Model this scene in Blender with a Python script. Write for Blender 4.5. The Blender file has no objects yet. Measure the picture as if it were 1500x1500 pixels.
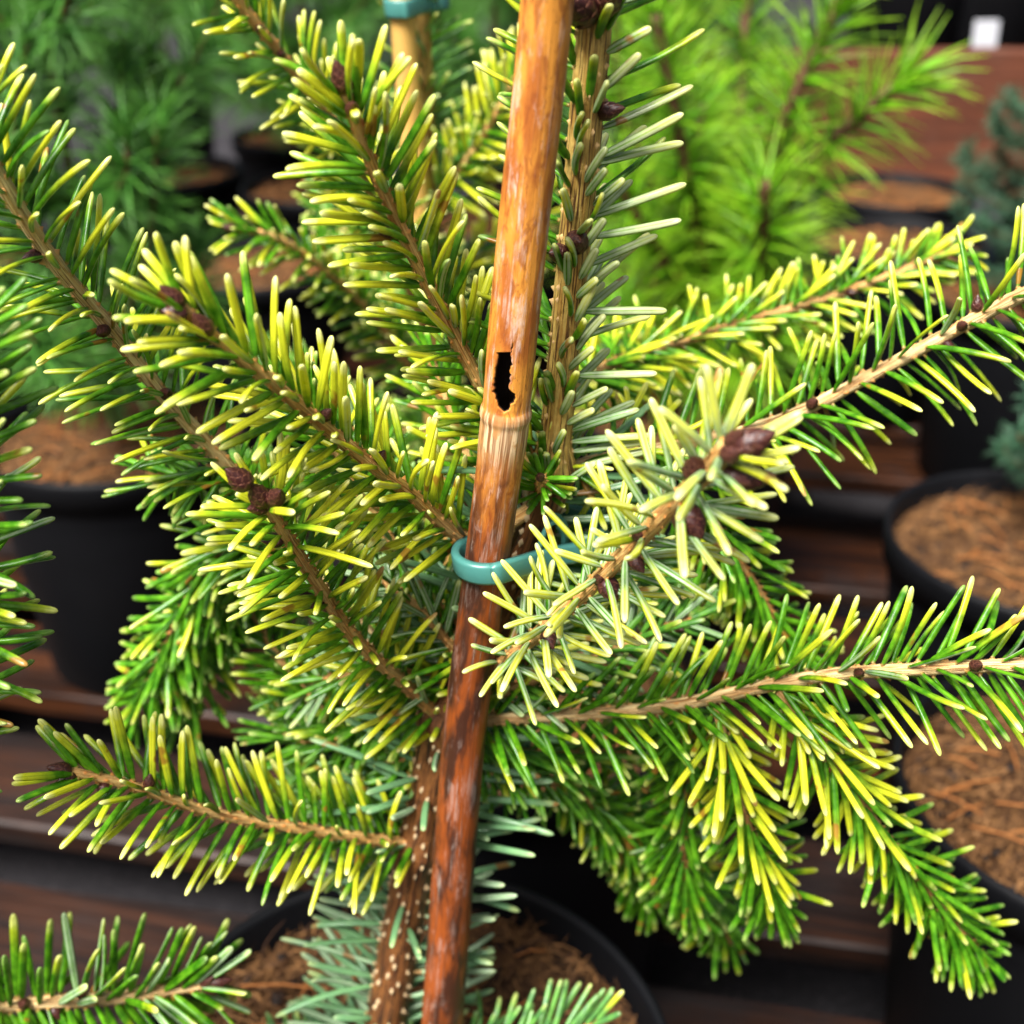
import bpy, math, random
import numpy as np
from mathutils import Vector, Matrix

random.seed(7)
rng = np.random.default_rng(7)
R = math.radians
scene = bpy.context.scene

# ------------------------------------------------------------------ camera
CAMZ = 0.59
PITCH = R(28.0)
FOC = 1810.0            # focal length in pixels of a 1500 px wide picture
cam_d = bpy.data.cameras.new('camera')
cam = bpy.data.objects.new('camera', cam_d)
scene.collection.objects.link(cam)
cam.location = (0, 0, CAMZ)
cam.rotation_euler = (math.pi / 2 - PITCH, 0, 0)
cam_d.sensor_width = 36.0
cam_d.lens = 36.0 * FOC / 1500.0
cam_d.clip_start = 0.01
cam_d.clip_end = 200.0
cam_d.dof.use_dof = True
cam_d.dof.focus_distance = 0.305
cam_d.dof.aperture_fstop = 11.0
scene.camera = cam

# ------------------------------------------------------------------ light
SUN_EL, SUN_AZ = R(57), R(-146)       # azimuth from +Y, negative = left of the view
world = bpy.data.worlds.new('World')
scene.world = world
world.use_nodes = True
wn = world.node_tree.nodes
sky = wn.new('ShaderNodeTexSky')
sky.sky_type = 'NISHITA'
sky.sun_disc = False
sky.sun_elevation = SUN_EL
sky.sun_rotation = SUN_AZ
sky.air_density = 0.7
sky.dust_density = 6.0
sky.ozone_density = 0.0
bg = wn['Background']
bg.inputs['Strength'].default_value = 0.052
world.node_tree.links.new(sky.outputs[0], bg.inputs[0])
sun_d = bpy.data.lights.new('sun', 'SUN')
sun_d.energy = 4.0
sun_d.angle = R(26)
sun_d.color = (1.0, 0.985, 0.96)
sun = bpy.data.objects.new('sun', sun_d)
scene.collection.objects.link(sun)
sv = Vector((math.sin(SUN_AZ) * math.cos(SUN_EL), math.cos(SUN_AZ) * math.cos(SUN_EL), math.sin(SUN_EL)))
sun.rotation_euler = (-sv).to_track_quat('-Z', 'Y').to_euler()
sun.location = sv * 5
scene.view_settings.view_transform = 'Standard'
scene.view_settings.look = 'None'
scene.view_settings.gamma = 1.0
scene.view_settings.exposure = 1.5
scene.render.engine = 'CYCLES'
scene.cycles.use_denoising = True
scene.cycles.max_bounces = 5
scene.cycles.diffuse_bounces = 3
scene.cycles.glossy_bounces = 2
scene.cycles.transparent_max_bounces = 4

# ------------------------------------------------------------------ helpers
cosP, sinP = math.cos(PITCH), math.sin(PITCH)
def at(px, py, Y):
    """world point seen at photo pixel (px, py) that lies Y metres in front of the lens"""
    h, v = (px - 750) / FOC, (750 - py) / FOC
    d = Y / (cosP + v * sinP)
    return Vector((h * d, Y, CAMZ + d * (v * cosP - sinP)))

def project(P):
    d = P[:, 1] * cosP - (P[:, 2] - CAMZ) * sinP
    u = P[:, 1] * sinP + (P[:, 2] - CAMZ) * cosP
    d = np.maximum(d, 1e-4)
    return 750 + FOC * P[:, 0] / d, 750 - FOC * u / d, d

def link(o, parent=None):
    scene.collection.objects.link(o)
    if parent is not None:
        o.parent = parent
    return o

def tag(o, label=None, cat=None, group=None, kind=None):
    if label: o['label'] = label
    if cat: o['category'] = cat
    if group: o['group'] = group
    if kind: o['kind'] = kind
    return o

def empty(name, loc, label, cat, group=None):
    o = bpy.data.objects.new(name, None)
    o.empty_display_size = 0.02
    o.location = loc
    link(o)
    return tag(o, label, cat, group)

def mesh_np(name, V, F, smooth=True):
    """V (n,3) array; F array (m,4) or (m,3) or list of tuples"""
    me = bpy.data.meshes.new(name)
    if isinstance(F, np.ndarray):
        k = F.shape[1]
        me.vertices.add(len(V)); me.vertices.foreach_set('co', np.ascontiguousarray(V, dtype=np.float32).ravel())
        me.loops.add(F.size); me.loops.foreach_set('vertex_index', F.astype(np.int32).ravel())
        me.polygons.add(len(F)); me.polygons.foreach_set('loop_start', np.arange(0, F.size, k, dtype=np.int32))
        me.update(calc_edges=True)
    else:
        me.from_pydata([tuple(v) for v in V], [], F)
    if smooth:
        me.polygons.foreach_set('use_smooth', np.ones(len(me.polygons), dtype=bool))
    me.validate()
    return me

def fattr(me, name, arr):
    a = me.attributes.new(name, 'FLOAT', 'POINT'); a.data.foreach_set('value', np.asarray(arr, dtype=np.float32).ravel())
def vattr(me, name, arr):
    a = me.attributes.new(name, 'FLOAT_VECTOR', 'POINT'); a.data.foreach_set('vector', np.asarray(arr, dtype=np.float32).ravel())

# ------------------------------------------------------------------ materials
class NT:
    def __init__(s, name):
        s.m = bpy.data.materials.new(name); s.m.use_nodes = True
        s.t = s.m.node_tree; s.n = s.t.nodes; s.l = s.t.links
        s.b = s.n['Principled BSDF']; s.out = s.n['Material Output']
    def put(s, sock, v):
        if isinstance(v, bpy.types.NodeSocket): s.l.new(v, sock)
        elif isinstance(v, (tuple, list)) and len(v) == 3 and sock.type == 'RGBA': sock.default_value = (*v, 1)
        else: sock.default_value = v
    def attr(s, name):
        a = s.n.new('ShaderNodeAttribute'); a.attribute_name = name; return a
    def math(s, op, a, b=0.0, c=0.0, clamp=False):
        m = s.n.new('ShaderNodeMath'); m.operation = op; m.use_clamp = clamp
        s.put(m.inputs[0], a); s.put(m.inputs[1], b); s.put(m.inputs[2], c); return m.outputs[0]
    def step(s, v, lo, hi):
        m = s.n.new('ShaderNodeMapRange'); m.interpolation_type = 'SMOOTHSTEP'
        s.put(m.inputs[0], v); s.put(m.inputs[1], lo); s.put(m.inputs[2], hi); return m.outputs[0]
    def mix(s, f, a, b, mode='MIX'):
        m = s.n.new('ShaderNodeMix'); m.data_type = 'RGBA'; m.blend_type = mode
        s.put(m.inputs[0], f); s.put(m.inputs[6], a); s.put(m.inputs[7], b); return m.outputs[2]
    def noise(s, vec, scale, detail=3, rough=.55, dist=0.0, dim='3D'):
        m = s.n.new('ShaderNodeTexNoise'); m.noise_dimensions = dim
        if vec is not None: s.l.new(vec, m.inputs['Vector'])
        m.inputs['Scale'].default_value = scale; m.inputs['Detail'].default_value = detail
        m.inputs['Roughness'].default_value = rough; m.inputs['Distortion'].default_value = dist
        return m.outputs['Fac']
    def mapping(s, vec, scale):
        m = s.n.new('ShaderNodeMapping'); s.l.new(vec, m.inputs['Vector']); m.inputs['Scale'].default_value = scale
        return m.outputs[0]
    def coord(s, which='Object'):
        return s.n.new('ShaderNodeTexCoord').outputs[which]
    def pos(s):
        return s.n.new('ShaderNodeNewGeometry').outputs['Position']
    def objrand(s):
        return s.n.new('ShaderNodeObjectInfo').outputs['Random']
    def bump(s, h, strength, dist):
        m = s.n.new('ShaderNodeBump'); m.inputs['Strength'].default_value = strength; m.inputs['Distance'].default_value = dist
        s.l.new(h, m.inputs['Height']); s.l.new(m.outputs[0], s.b.inputs['Normal']); return m.outputs[0]
    def set(s, **k):
        for key, v in k.items(): s.put(s.b.inputs[key.replace('_', ' ')], v)
    def translucent(s, col, f):
        t = s.n.new('ShaderNodeBsdfTranslucent'); s.put(t.inputs[0], col)
        mx = s.n.new('ShaderNodeMixShader'); mx.inputs[0].default_value = f
        s.l.new(s.b.outputs[0], mx.inputs[1]); s.l.new(t.outputs[0], mx.inputs[2]); s.l.new(mx.outputs[0], s.out.inputs[0])

def fir_needle_mat():
    n = NT('fir_needle')
    t = n.attr('t').outputs['Fac']; sx = n.attr('s').outputs['Fac']; up = n.attr('up').outputs['Fac']
    yel = n.attr('yel').outputs['Fac']; blu = n.attr('blu').outputs['Fac']; pal = n.attr('pal').outputs['Fac']
    nz = n.noise(n.pos(), 260, 2)
    nj = n.math('MULTIPLY', n.math('SUBTRACT', nz, .5), .35)
    green = n.mix(n.step(nz, .3, .7), (.032, .150, .003), (.125, .36, .010))
    green = n.mix(blu, green, (.19, .38, .19))
    # yellow runs in from the tip: further down the needle the more light the shoot gets
    tt = n.math('ADD', t, nj)
    lo = n.math('MULTIPLY_ADD', yel, -1.05, .98)
    hi = n.math('ADD', lo, .58)
    f = n.step(tt, lo, hi)
    f = n.math('MULTIPLY', f, n.math('MULTIPLY_ADD', yel, .55, .45))
    col = n.mix(f, green, (.74, .76, .030))
    tip = n.math('MULTIPLY', n.step(tt, .80, 1.0), n.math('MULTIPLY_ADD', yel, .8, .2))
    col = n.mix(n.math('MULTIPLY', tip, .75), col, (.93, .92, .44))
    # groove along the upper face
    ab = n.math('ABSOLUTE', sx)
    gro = n.math('MULTIPLY', n.step(ab, .22, 0.0), n.math('MULTIPLY', n.step(up, .2, .6), .35))
    col = n.mix(gro, col, (.03, .12, .008))
    # two pale bands of wax on the under face
    band = n.math('MULTIPLY', n.step(ab, .1, .24), n.step(ab, .86, .68))
    band = n.math('MULTIPLY', band, n.step(up, -.15, -.5))
    band = n.math('MULTIPLY', band, n.math('MULTIPLY_ADD', n.noise(n.pos(), 900, 2), .5, .55), clamp=True)
    col = n.mix(n.math('MULTIPLY', band, n.math('MULTIPLY_ADD', f, -.35, .72)), col, (.58, .70, .48))
    col = n.mix(n.math('MULTIPLY', pal, n.step(tt, -.1, .7)), col, (.80, .80, .34))
    # scorched patches on a few
    br = n.step(n.noise(n.pos(), 95, 2, .5), .66, .71)
    col = n.mix(n.math('MULTIPLY', br, .8), col, (.34, .12, .02))
    # tan foot
    col = n.mix(n.step(t, .045, .0), col, (.42, .26, .08))
    n.set(Base_Color=col, Roughness=n.math('MULTIPLY_ADD', nz, .28, .18), Specular_IOR_Level=.42)
    n.bump(n.noise(n.pos(), 1500, 2), .12, .0004)
    n.translucent(col, .26)
    return n.m

def stem_mat(name, light, mid, dark, peg):
    n = NT(name)
    sc = n.attr('stem_co').outputs['Vector']; pg = n.attr('peg').outputs['Fac']
    a = n.noise(n.mapping(sc, (2.2, 2.2, .35)), 1.6, 4, .6, .4)
    b = n.noise(n.mapping(sc, (5, 5, .25)), 1.5, 3, .6)
    g = n.noise(sc, 3.0, 4)
    col = n.mix(n.step(a, .35, .62), mid, light)
    col = n.mix(n.step(b, .50, .60), col, dark)
    col = n.mix(n.math('MULTIPLY', n.step(g, .55, .75), .35), col, dark)
    col = n.mix(pg, col, peg)
    n.set(Base_Color=col, Roughness=.55, Specular_IOR_Level=.4)
    n.bump(n.math('ADD', b, n.math('MULTIPLY', g, .6)), .7, .0012)
    return n.m

def bud_mat():
    n = NT('bud_scale')
    sc = n.attr('sc').outputs['Fac']
    z = n.noise(n.pos(), 700, 3)
    col = n.mix(z, (.012, .0035, .003), (.060, .013, .010))
    col = n.mix(n.math('MULTIPLY', n.step(sc, .5, 1.0), .7), col, (.22, .09, .05))
    n.set(Base_Color=col, Roughness=.42, Specular_IOR_Level=.4)
    n.bump(z, .4, .0004)
    return n.m

def cane_mat(name, pale):
    n = NT(name)
    sc = n.attr('stem_co').outputs['Vector']; al = n.attr('along').outputs['Fac']; pg = n.attr('peg').outputs['Fac']
    big = n.noise(n.mapping(sc, (.8, .8, .16)), 1.3, 4, .6, .3)
    fine = n.noise(n.mapping(sc, (4, 4, .12)), 1.5, 3, .65)
    spot = n.noise(n.mapping(sc, (1.4, 1.4, .45)), 1.7, 4, .65, .5)
    if pale:
        col = n.mix(big, (.55, .30, .06), (.68, .42, .12))
        n.set(Base_Color=col, Roughness=.4)
        return n.m
    # al = 0 at the top of the picture, 1 at the soil
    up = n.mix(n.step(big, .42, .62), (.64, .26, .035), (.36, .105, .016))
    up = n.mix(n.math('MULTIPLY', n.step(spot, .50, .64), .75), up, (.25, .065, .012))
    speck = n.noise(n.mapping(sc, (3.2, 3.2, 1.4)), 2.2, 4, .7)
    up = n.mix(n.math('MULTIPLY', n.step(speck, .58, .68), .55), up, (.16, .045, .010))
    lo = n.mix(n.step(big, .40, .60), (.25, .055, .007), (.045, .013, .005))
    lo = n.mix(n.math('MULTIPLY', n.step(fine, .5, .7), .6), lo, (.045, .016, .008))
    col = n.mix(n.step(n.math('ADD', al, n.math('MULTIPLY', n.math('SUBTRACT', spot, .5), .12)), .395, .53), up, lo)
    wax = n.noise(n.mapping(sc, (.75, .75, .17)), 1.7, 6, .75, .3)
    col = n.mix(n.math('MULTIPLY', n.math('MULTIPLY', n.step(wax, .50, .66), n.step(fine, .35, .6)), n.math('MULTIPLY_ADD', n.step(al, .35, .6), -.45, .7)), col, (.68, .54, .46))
    col = n.mix(n.math('MULTIPLY', n.step(fine, .62, .75), .3), col, (.60, .50, .42))
    # fibrous grey-tan node
    nodec = n.mix(n.step(fine, .38, .62), (.20, .085, .03), (.66, .47, .27))
    nodec = n.mix(n.math('MULTIPLY', n.step(spot, .5, .62), .8), nodec, (.42, .20, .06))
    col = n.mix(pg, col, nodec)
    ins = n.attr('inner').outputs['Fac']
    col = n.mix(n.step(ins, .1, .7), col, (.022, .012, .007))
    n.set(Base_Color=col, Roughness=n.math('MULTIPLY_ADD', wax, .4, .36), Specular_IOR_Level=.36, Coat_Weight=0.0)
    n.bump(n.math('ADD', n.math('MULTIPLY', fine, 1.5), n.math('ADD', wax, n.math('MULTIPLY', pg, fine))), .4, .0005)
    return n.m

def plain(name, col, rough=.5, nscale=None, var=.25, bump=0, bd=.001, spec=.5):
    n = NT(name)
    if nscale:
        z = n.noise(n.coord(), nscale, 4, .6)
        c = n.mix(z, tuple(x * (1 - var) for x in col), tuple(min(1, x * (1 + var)) for x in col))
        n.set(Base_Color=c)
        if bump: n.bump(z, bump, bd)
    else:
        n.set(Base_Color=col)
    n.set(Roughness=rough, Specular_IOR_Level=spec)
    return n.m

def wood_mat(name, c0, c1, c2):
    n = NT(name)
    co = n.coord(); r = n.objrand()
    off = n.n.new('ShaderNodeVectorMath'); off.operation = 'ADD'
    cmb = n.n.new('ShaderNodeCombineXYZ'); n.l.new(n.math('MULTIPLY', r, 17.3), cmb.inputs[2]); n.l.new(n.math('MULTIPLY', r, 5.1), cmb.inputs[0])
    n.l.new(co, off.inputs[0]); n.l.new(cmb.outputs[0], off.inputs[1])
    v = off.outputs[0]
    a = n.noise(n.mapping(v, (3, 40, 40)), 1.5, 5, .65, .6)
    b = n.noise(n.mapping(v, (6, 190, 190)), 1.0, 3, .6)
    d = n.noise(v, 9, 4, .6)
    col = n.mix(n.step(a, .35, .65), c0, c1)
    col = n.mix(n.math('MULTIPLY', n.step(b, .48, .62), .8), col, tuple(x * .4 for x in c0))
    col = n.mix(n.math('MULTIPLY', n.step(d, .52, .72), .85), col, c2)
    col = n.mix(n.math('MULTIPLY', n.step(r, .6, .7), .4), col, c2)
    n.set(Base_Color=col, Roughness=n.math('MULTIPLY_ADD', d, .5, .22), Specular_IOR_Level=.25)
    n.bump(n.math('ADD', a, n.math('MULTIPLY', b, .7)), .6, .0025)
    return n.m

def soil_mat():
    n = NT('coir_compost')
    z = n.noise(n.coord(), 70, 6, .7); y = n.noise(n.coord(), 400, 4, .7)
    col = n.mix(n.step(z, .35, .65), (.020, .009, .004), (.11, .050, .018))
    col = n.mix(n.math('MULTIPLY', n.step(y, .5, .7), .5), col, (.26, .125, .045))
    n.set(Base_Color=col, Roughness=.85, Specular_IOR_Level=.2)
    n.bump(n.math('ADD', z, y), 1.0, .004)
    return n.m

def fibre_mat():
    n = NT('coir_fibre')
    r = n.attr('rnd').outputs['Fac']
    col = n.mix(n.step(r, .1, .9), (.05, .020, .007), (.26, .125, .042))
    col = n.mix(n.step(r, -.2, -.6), col, (.012, .007, .005))
    col = n.mix(n.step(r, 1.2, 1.5), col, (.33, .12, .03))
    n.set(Base_Color=col, Roughness=.7, Specular_IOR_Level=.25)
    return n.m

def leaf_mat(name, c0, c1, c2, tr=.18, rough=.4):
    n = NT(name)
    t = n.attr('t').outputs['Fac']; r = n.attr('rnd').outputs['Fac']
    col = n.mix(r, c0, c1)
    col = n.mix(n.math('MULTIPLY', n.step(t, .3, 1.0), .6), col, c2)
    n.set(Base_Color=col, Roughness=rough, Specular_IOR_Level=.5)
    n.translucent(col, tr)
    return n.m

M = {}
M['needle'] = fir_needle_mat()
M['stem'] = stem_mat('fir_twig_bark', (.80, .54, .20), (.62, .30, .075), (.30, .11, .028), (.62, .25, .055))
M['leader'] = stem_mat('fir_leader_bark', (.66, .45, .12), (.46, .25, .05), (.10, .04, .011), (.74, .48, .20))
M['pale'] = stem_mat('fir_pale_twig_bark', (.86, .66, .32), (.66, .40, .14), (.30, .13, .04), (.60, .25, .06))
M['old'] = stem_mat('fir_old_bark', (.22, .085, .022), (.12, .042, .012), (.025, .010, .005), (.60, .45, .25))
M['bud'] = bud_mat()
M['cane'] = cane_mat('bamboo_stained', False)
M['cane_pale'] = cane_mat('bamboo_pale', True)
M['tie'] = plain('green_plastic', (.050, .185, .16), .34, 60, .2, .15, .0005)
M['pot'] = plain('black_plastic', (.0024, .0026, .0034), .55, 30, .4, .1, .001, .16)
M['soil'] = soil_mat()
M['fibre'] = fibre_mat()
M['wood'] = wood_mat('wet_pallet_wood', (.003, .0012, .0007), (.050, .015, .004), (.017, .012, .011))
M['redwood'] = wood_mat('red_stained_wood', (.075, .020, .009), (.15, .043, .018), (.10, .042, .026))
M['pine'] = leaf_mat('pine_needle_bright', (.10, .36, .006), (.25, .54, .012), (.42, .64, .03), .3)
M['pine_dark'] = leaf_mat('pine_needle_dark', (.030, .14, .016), (.09, .28, .034), (.16, .40, .055), .22)
M['spruce'] = leaf_mat('spruce_needle_blue', (.020, .075, .036), (.05, .13, .068), (.07, .17, .085), .1)
M['barkdark'] = plain('dark_twig_bark', (.075, .03, .008), .7, 90, .5, .6, .003)
M['white'] = plain('white_label_plastic', (.42, .43, .46), .5)

# ------------------------------------------------------------------ curves
def smooth_path(pts, n):
    P = [Vector(p) for p in pts]
    P = [P[0] * 2 - P[1]] + P + [P[-1] * 2 - P[-2]]
    raw = []
    for i in range(1, len(P) - 2):
        p0, p1, p2, p3 = P[i - 1], P[i], P[i + 1], P[i + 2]
        for k in range(12):
            t = k / 12
            raw.append(.5 * ((2 * p1) + (p2 - p0) * t + (2 * p0 - 5 * p1 + 4 * p2 - p3) * t * t + (3 * p1 - p0 - 3 * p2 + p3) * t ** 3))
    raw.append(P[-2])
    A = np.array([list(v) for v in raw])
    s = np.concatenate([[0], np.cumsum(np.linalg.norm(np.diff(A, axis=0), axis=1))])
    q = np.linspace(0, s[-1], n)
    C = np.stack([np.interp(q, s, A[:, i]) for i in range(3)], 1)
    return C, q

def frames(C):
    T = np.gradient(C, axis=0); T /= np.linalg.norm(T, axis=1)[:, None]
    N = np.zeros_like(T)
    ref = np.array([0, 1.0, 0]) if abs(T[0, 1]) < .9 else np.array([0, 0, 1.0])
    v = ref - T[0] * (ref @ T[0]); N[0] = v / np.linalg.norm(v)
    for i in range(1, len(C)):
        v = N[i - 1] - T[i] * (N[i - 1] @ T[i]); N[i] = v / np.linalg.norm(v)
    return T, N, np.cross(T, N)

def tube_arrays(C, rad, sides, ridge=0.0, cap=True):
    T, N, B = frames(C)
    n = len(C); th = np.linspace(0, 2 * np.pi, sides, endpoint=False)
    rad = np.asarray(rad)
    rr = rad[:, None] * (1 + ridge * np.sin(th * 5)[None, :] + ridge * .7 * rng.standard_normal((n, sides)) * .5)
    V = C[:, None, :] + rr[:, :, None] * (np.cos(th)[None, :, None] * N[:, None, :] + np.sin(th)[None, :, None] * B[:, None, :])
    V = V.reshape(-1, 3)
    i = np.arange(n - 1)[:, None] * sides; j = np.arange(sides)[None, :]; j2 = (j + 1) % sides
    F = np.stack([i + j, i + j2, i + sides + j2, i + sides + j], -1).reshape(-1, 4)
    s = np.concatenate([[0], np.cumsum(np.linalg.norm(np.diff(C, axis=0), axis=1))])
    co = np.stack([np.tile(np.cos(th), n), np.tile(np.sin(th), n), np.repeat(s / .006, sides)], 1)
    F = [tuple(int(x) for x in f) for f in F]
    if cap:
        F.append(tuple(range(sides - 1, -1, -1))); F.append(tuple(range((n - 1) * sides, n * sides)))
    return V, F, co, (T, N, B, s)

# ------------------------------------------------------------------ fir needles
NR = np.array([0, .03, .07, .16, .34, .55, .76, .90, .955, .985, 1.0])
NWID = np.array([.60, .48, .72, .92, 1.0, 1.0, .98, .90, .76, .50, .16])
SEC = [(1.0, 0.0), (.60, .58), (0.0, .50), (-.60, .58), (-1.0, 0.0), (-.62, -.48), (0.0, -.54), (.62, -.48)]
def needle_arrays(bend):
    """unit needle: foot at the origin, along +Z, upper face to +Y, half width 1, length 1 (bend in degrees)"""
    V, t, s, u = [], [], [], []
    y = z = 0.0; px = 0
    for k, (tt, w) in enumerate(zip(NR, NWID)):
        if k:
            dl = tt - NR[k - 1]; a = R(bend) * (tt + NR[k - 1]) / 2
            y += math.sin(a) * dl; z += math.cos(a) * dl
        a = R(bend) * tt
        th = min(1.0, w * 1.15) if tt > .05 else .8
        for (sx, sy) in SEC:
            V.append((sx * w, sy * th, 0.0)); t.append(tt); s.append(sx); u.append(sy / .5)
            V[-1] = (V[-1][0], V[-1][1], 0.0, y, z, a)
    return np.array(V), np.array(t), np.array(s), np.clip(np.array(u), -1, 1)
NSEC = len(SEC)
_i = np.arange(len(NR) - 1)[:, None] * NSEC; _j = np.arange(NSEC)[None, :]; _j2 = (_j + 1) % NSEC
NFACE = np.stack([_i + _j, _i + _j2, _i + NSEC + _j2, _i + NSEC + _j], -1).reshape(-1, 4)
NFACE = np.concatenate([NFACE, np.array([[(len(NR) - 1) * NSEC + k for k in q] for q in ((0, 1, 2, 3), (0, 3, 4, 7), (4, 5, 6, 7))])])
BENDS = [-38, -22, -10, 4, 18, 34]
NPROTO = {}
for b in BENDS:
    A, t, s, u = needle_arrays(b)
    NPROTO[b] = (A, t, s, u)
def needle_coords(b, L, hw):
    A, t, s, u = NPROTO[b]
    x = A[:, 0] * hw
    off = A[:, 1] * hw
    y = A[:, 3] * L + off * np.cos(A[:, 5]); z = A[:, 4] * L - off * np.sin(A[:, 5])
    return np.stack([x, y, z], 1)

WIDE = .93
NEEDLES = []      # dicts: tree, parent, origin, M(3x3), p, L, hw, bend, yel, blu, pal
def add_needle(tree, parent, origin, p, d, nrm, L, hw, bend, yel, blu=0.0, pal=0.0):
    d = d / np.linalg.norm(d)
    y = nrm - d * (nrm @ d)
    ln = np.linalg.norm(y)
    if ln < 1e-4:
        y = np.cross(d, [1, 0, 0]); ln = np.linalg.norm(y)
    y /= ln
    x = np.cross(y, d)
    hw *= WIDE
    NEEDLES.append(dict(tree=tree, parent=parent, origin=np.array(origin), M=np.stack([x, y, d], 1), p=np.array(p), L=L, hw=hw,
                        bend=min(BENDS, key=lambda b: abs(b - bend)), yel=float(np.clip(yel, 0, 1)), blu=blu, pal=pal))

_mesh_cache = {}
def needle_mesh(nd):
    key = (nd['bend'], round(nd['yel'] * 6) / 6, nd['blu'] > .3, round(nd['pal'] * 3) / 3, round(nd['L'] * 1000 / 3), )
    if key not in _mesh_cache:
        L = max(.004, key[4] * .003); hw = .00105
        V = needle_coords(key[0], L, hw)
        me = mesh_np('needle', V, NFACE)
        A, t, s, u = NPROTO[key[0]]
        fattr(me, 't', t); fattr(me, 's', s); fattr(me, 'up', u)
        for nm, v in (('yel', key[1]), ('blu', .75 if key[2] else 0), ('pal', key[3])):
            fattr(me, nm, np.full(len(V), v))
        me.materials.append(M['needle'])
        _mesh_cache[key] = (me, L, hw)
    return _mesh_cache[key]

PEG_F = [(0, 1, 4), (1, 2, 4), (2, 3, 4), (3, 0, 4)]
def pegs_for(V, F, co, peg, places):
    """small cushions at the needle feet, joined to the bark"""
    V = list(V); co = list(co); peg = list(peg)
    for (p, T, r, sz, c) in places:
        sd = np.cross(T, r); b = len(V)
        for q in (T * sz * 1.5, sd * sz * .8, -T * sz * 2.2, -sd * sz * .8):
            V.append(p + q - r * sz * .7); co.append(c); peg.append(.35)
        V.append(p + r * sz * 1.2 + T * sz * .6); co.append(c); peg.append(1.0)
        F += [tuple(b + k for k in f) for f in PEG_F]
    return np.array(V), F, np.array(co), np.array(peg)

def bud_mesh(L=.0085, W=.0023):
    """pointed bud: a dark core under overlapping pointed scales"""
    def prof(t): return W * (math.sin(math.pi * t ** .72) ** .75 * (1 - .25 * t) + .30 * (1 - t) ** 3) if t < .999 else W * .02
    V, F, sc = [], [], []
    nr, ns = 12, 12
    for i in range(nr):
        t = i / (nr - 1)
        for j in range(ns):
            a = 2 * math.pi * j / ns; V.append((prof(t) * .9 * math.cos(a), prof(t) * .9 * math.sin(a), t * L)); sc.append(0)
    for i in range(nr - 1):
        for j in range(ns): F.append((i * ns + j, i * ns + (j + 1) % ns, (i + 1) * ns + (j + 1) % ns, (i + 1) * ns + j))
    F.append(tuple(range(ns - 1, -1, -1))); F.append(tuple(range((nr - 1) * ns, nr * ns)))
    for k in range(30):
        t0 = .02 + .72 * (k / 29) ** .9; a0 = k * GOLD; ln = .34 * (1 - .25 * t0); half = 1.0
        b0 = len(V); m = 5
        for i in range(m):
            x = i / (m - 1); t = min(.995, t0 + ln * x)
            w = half * (math.sqrt(max(0.0, 1 - x ** 2.2)) + .04)
            lift = 1.0 + .04 + .14 * x ** 3
            for j in range(5):
                y = (j - 2) / 2; a = a0 + y * w * .78
                r = prof(t) * lift * (1 + .07 * (1 - y * y))
                V.append((r * math.cos(a), r * math.sin(a), t * L)); sc.append(x * .6 + abs(y) ** 3 * .5)
        for i in range(m - 1):
            for j in range(4): F.append((b0 + i * 5 + j, b0 + i * 5 + j + 1, b0 + i * 5 + j + 6, b0 + i * 5 + j + 5))
    me = mesh_np('bud', np.array(V), F)
    fattr(me, 'sc', sc); me.materials.append(M['bud'])
    return me
GOLD = 2.39996
BUD = bud_mesh()
def add_bud(parent, origin, p, d, size=1.0, fat=1.0):
    o = bpy.data.objects.new('bud', BUD)
    o.location = Vector(p) - Vector(origin)
    o.rotation_euler = Vector(d).to_track_quat('Z', 'Y').to_euler()
    o.scale = (size * fat, size * fat, size)
    link(o, parent)
    return o

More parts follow.
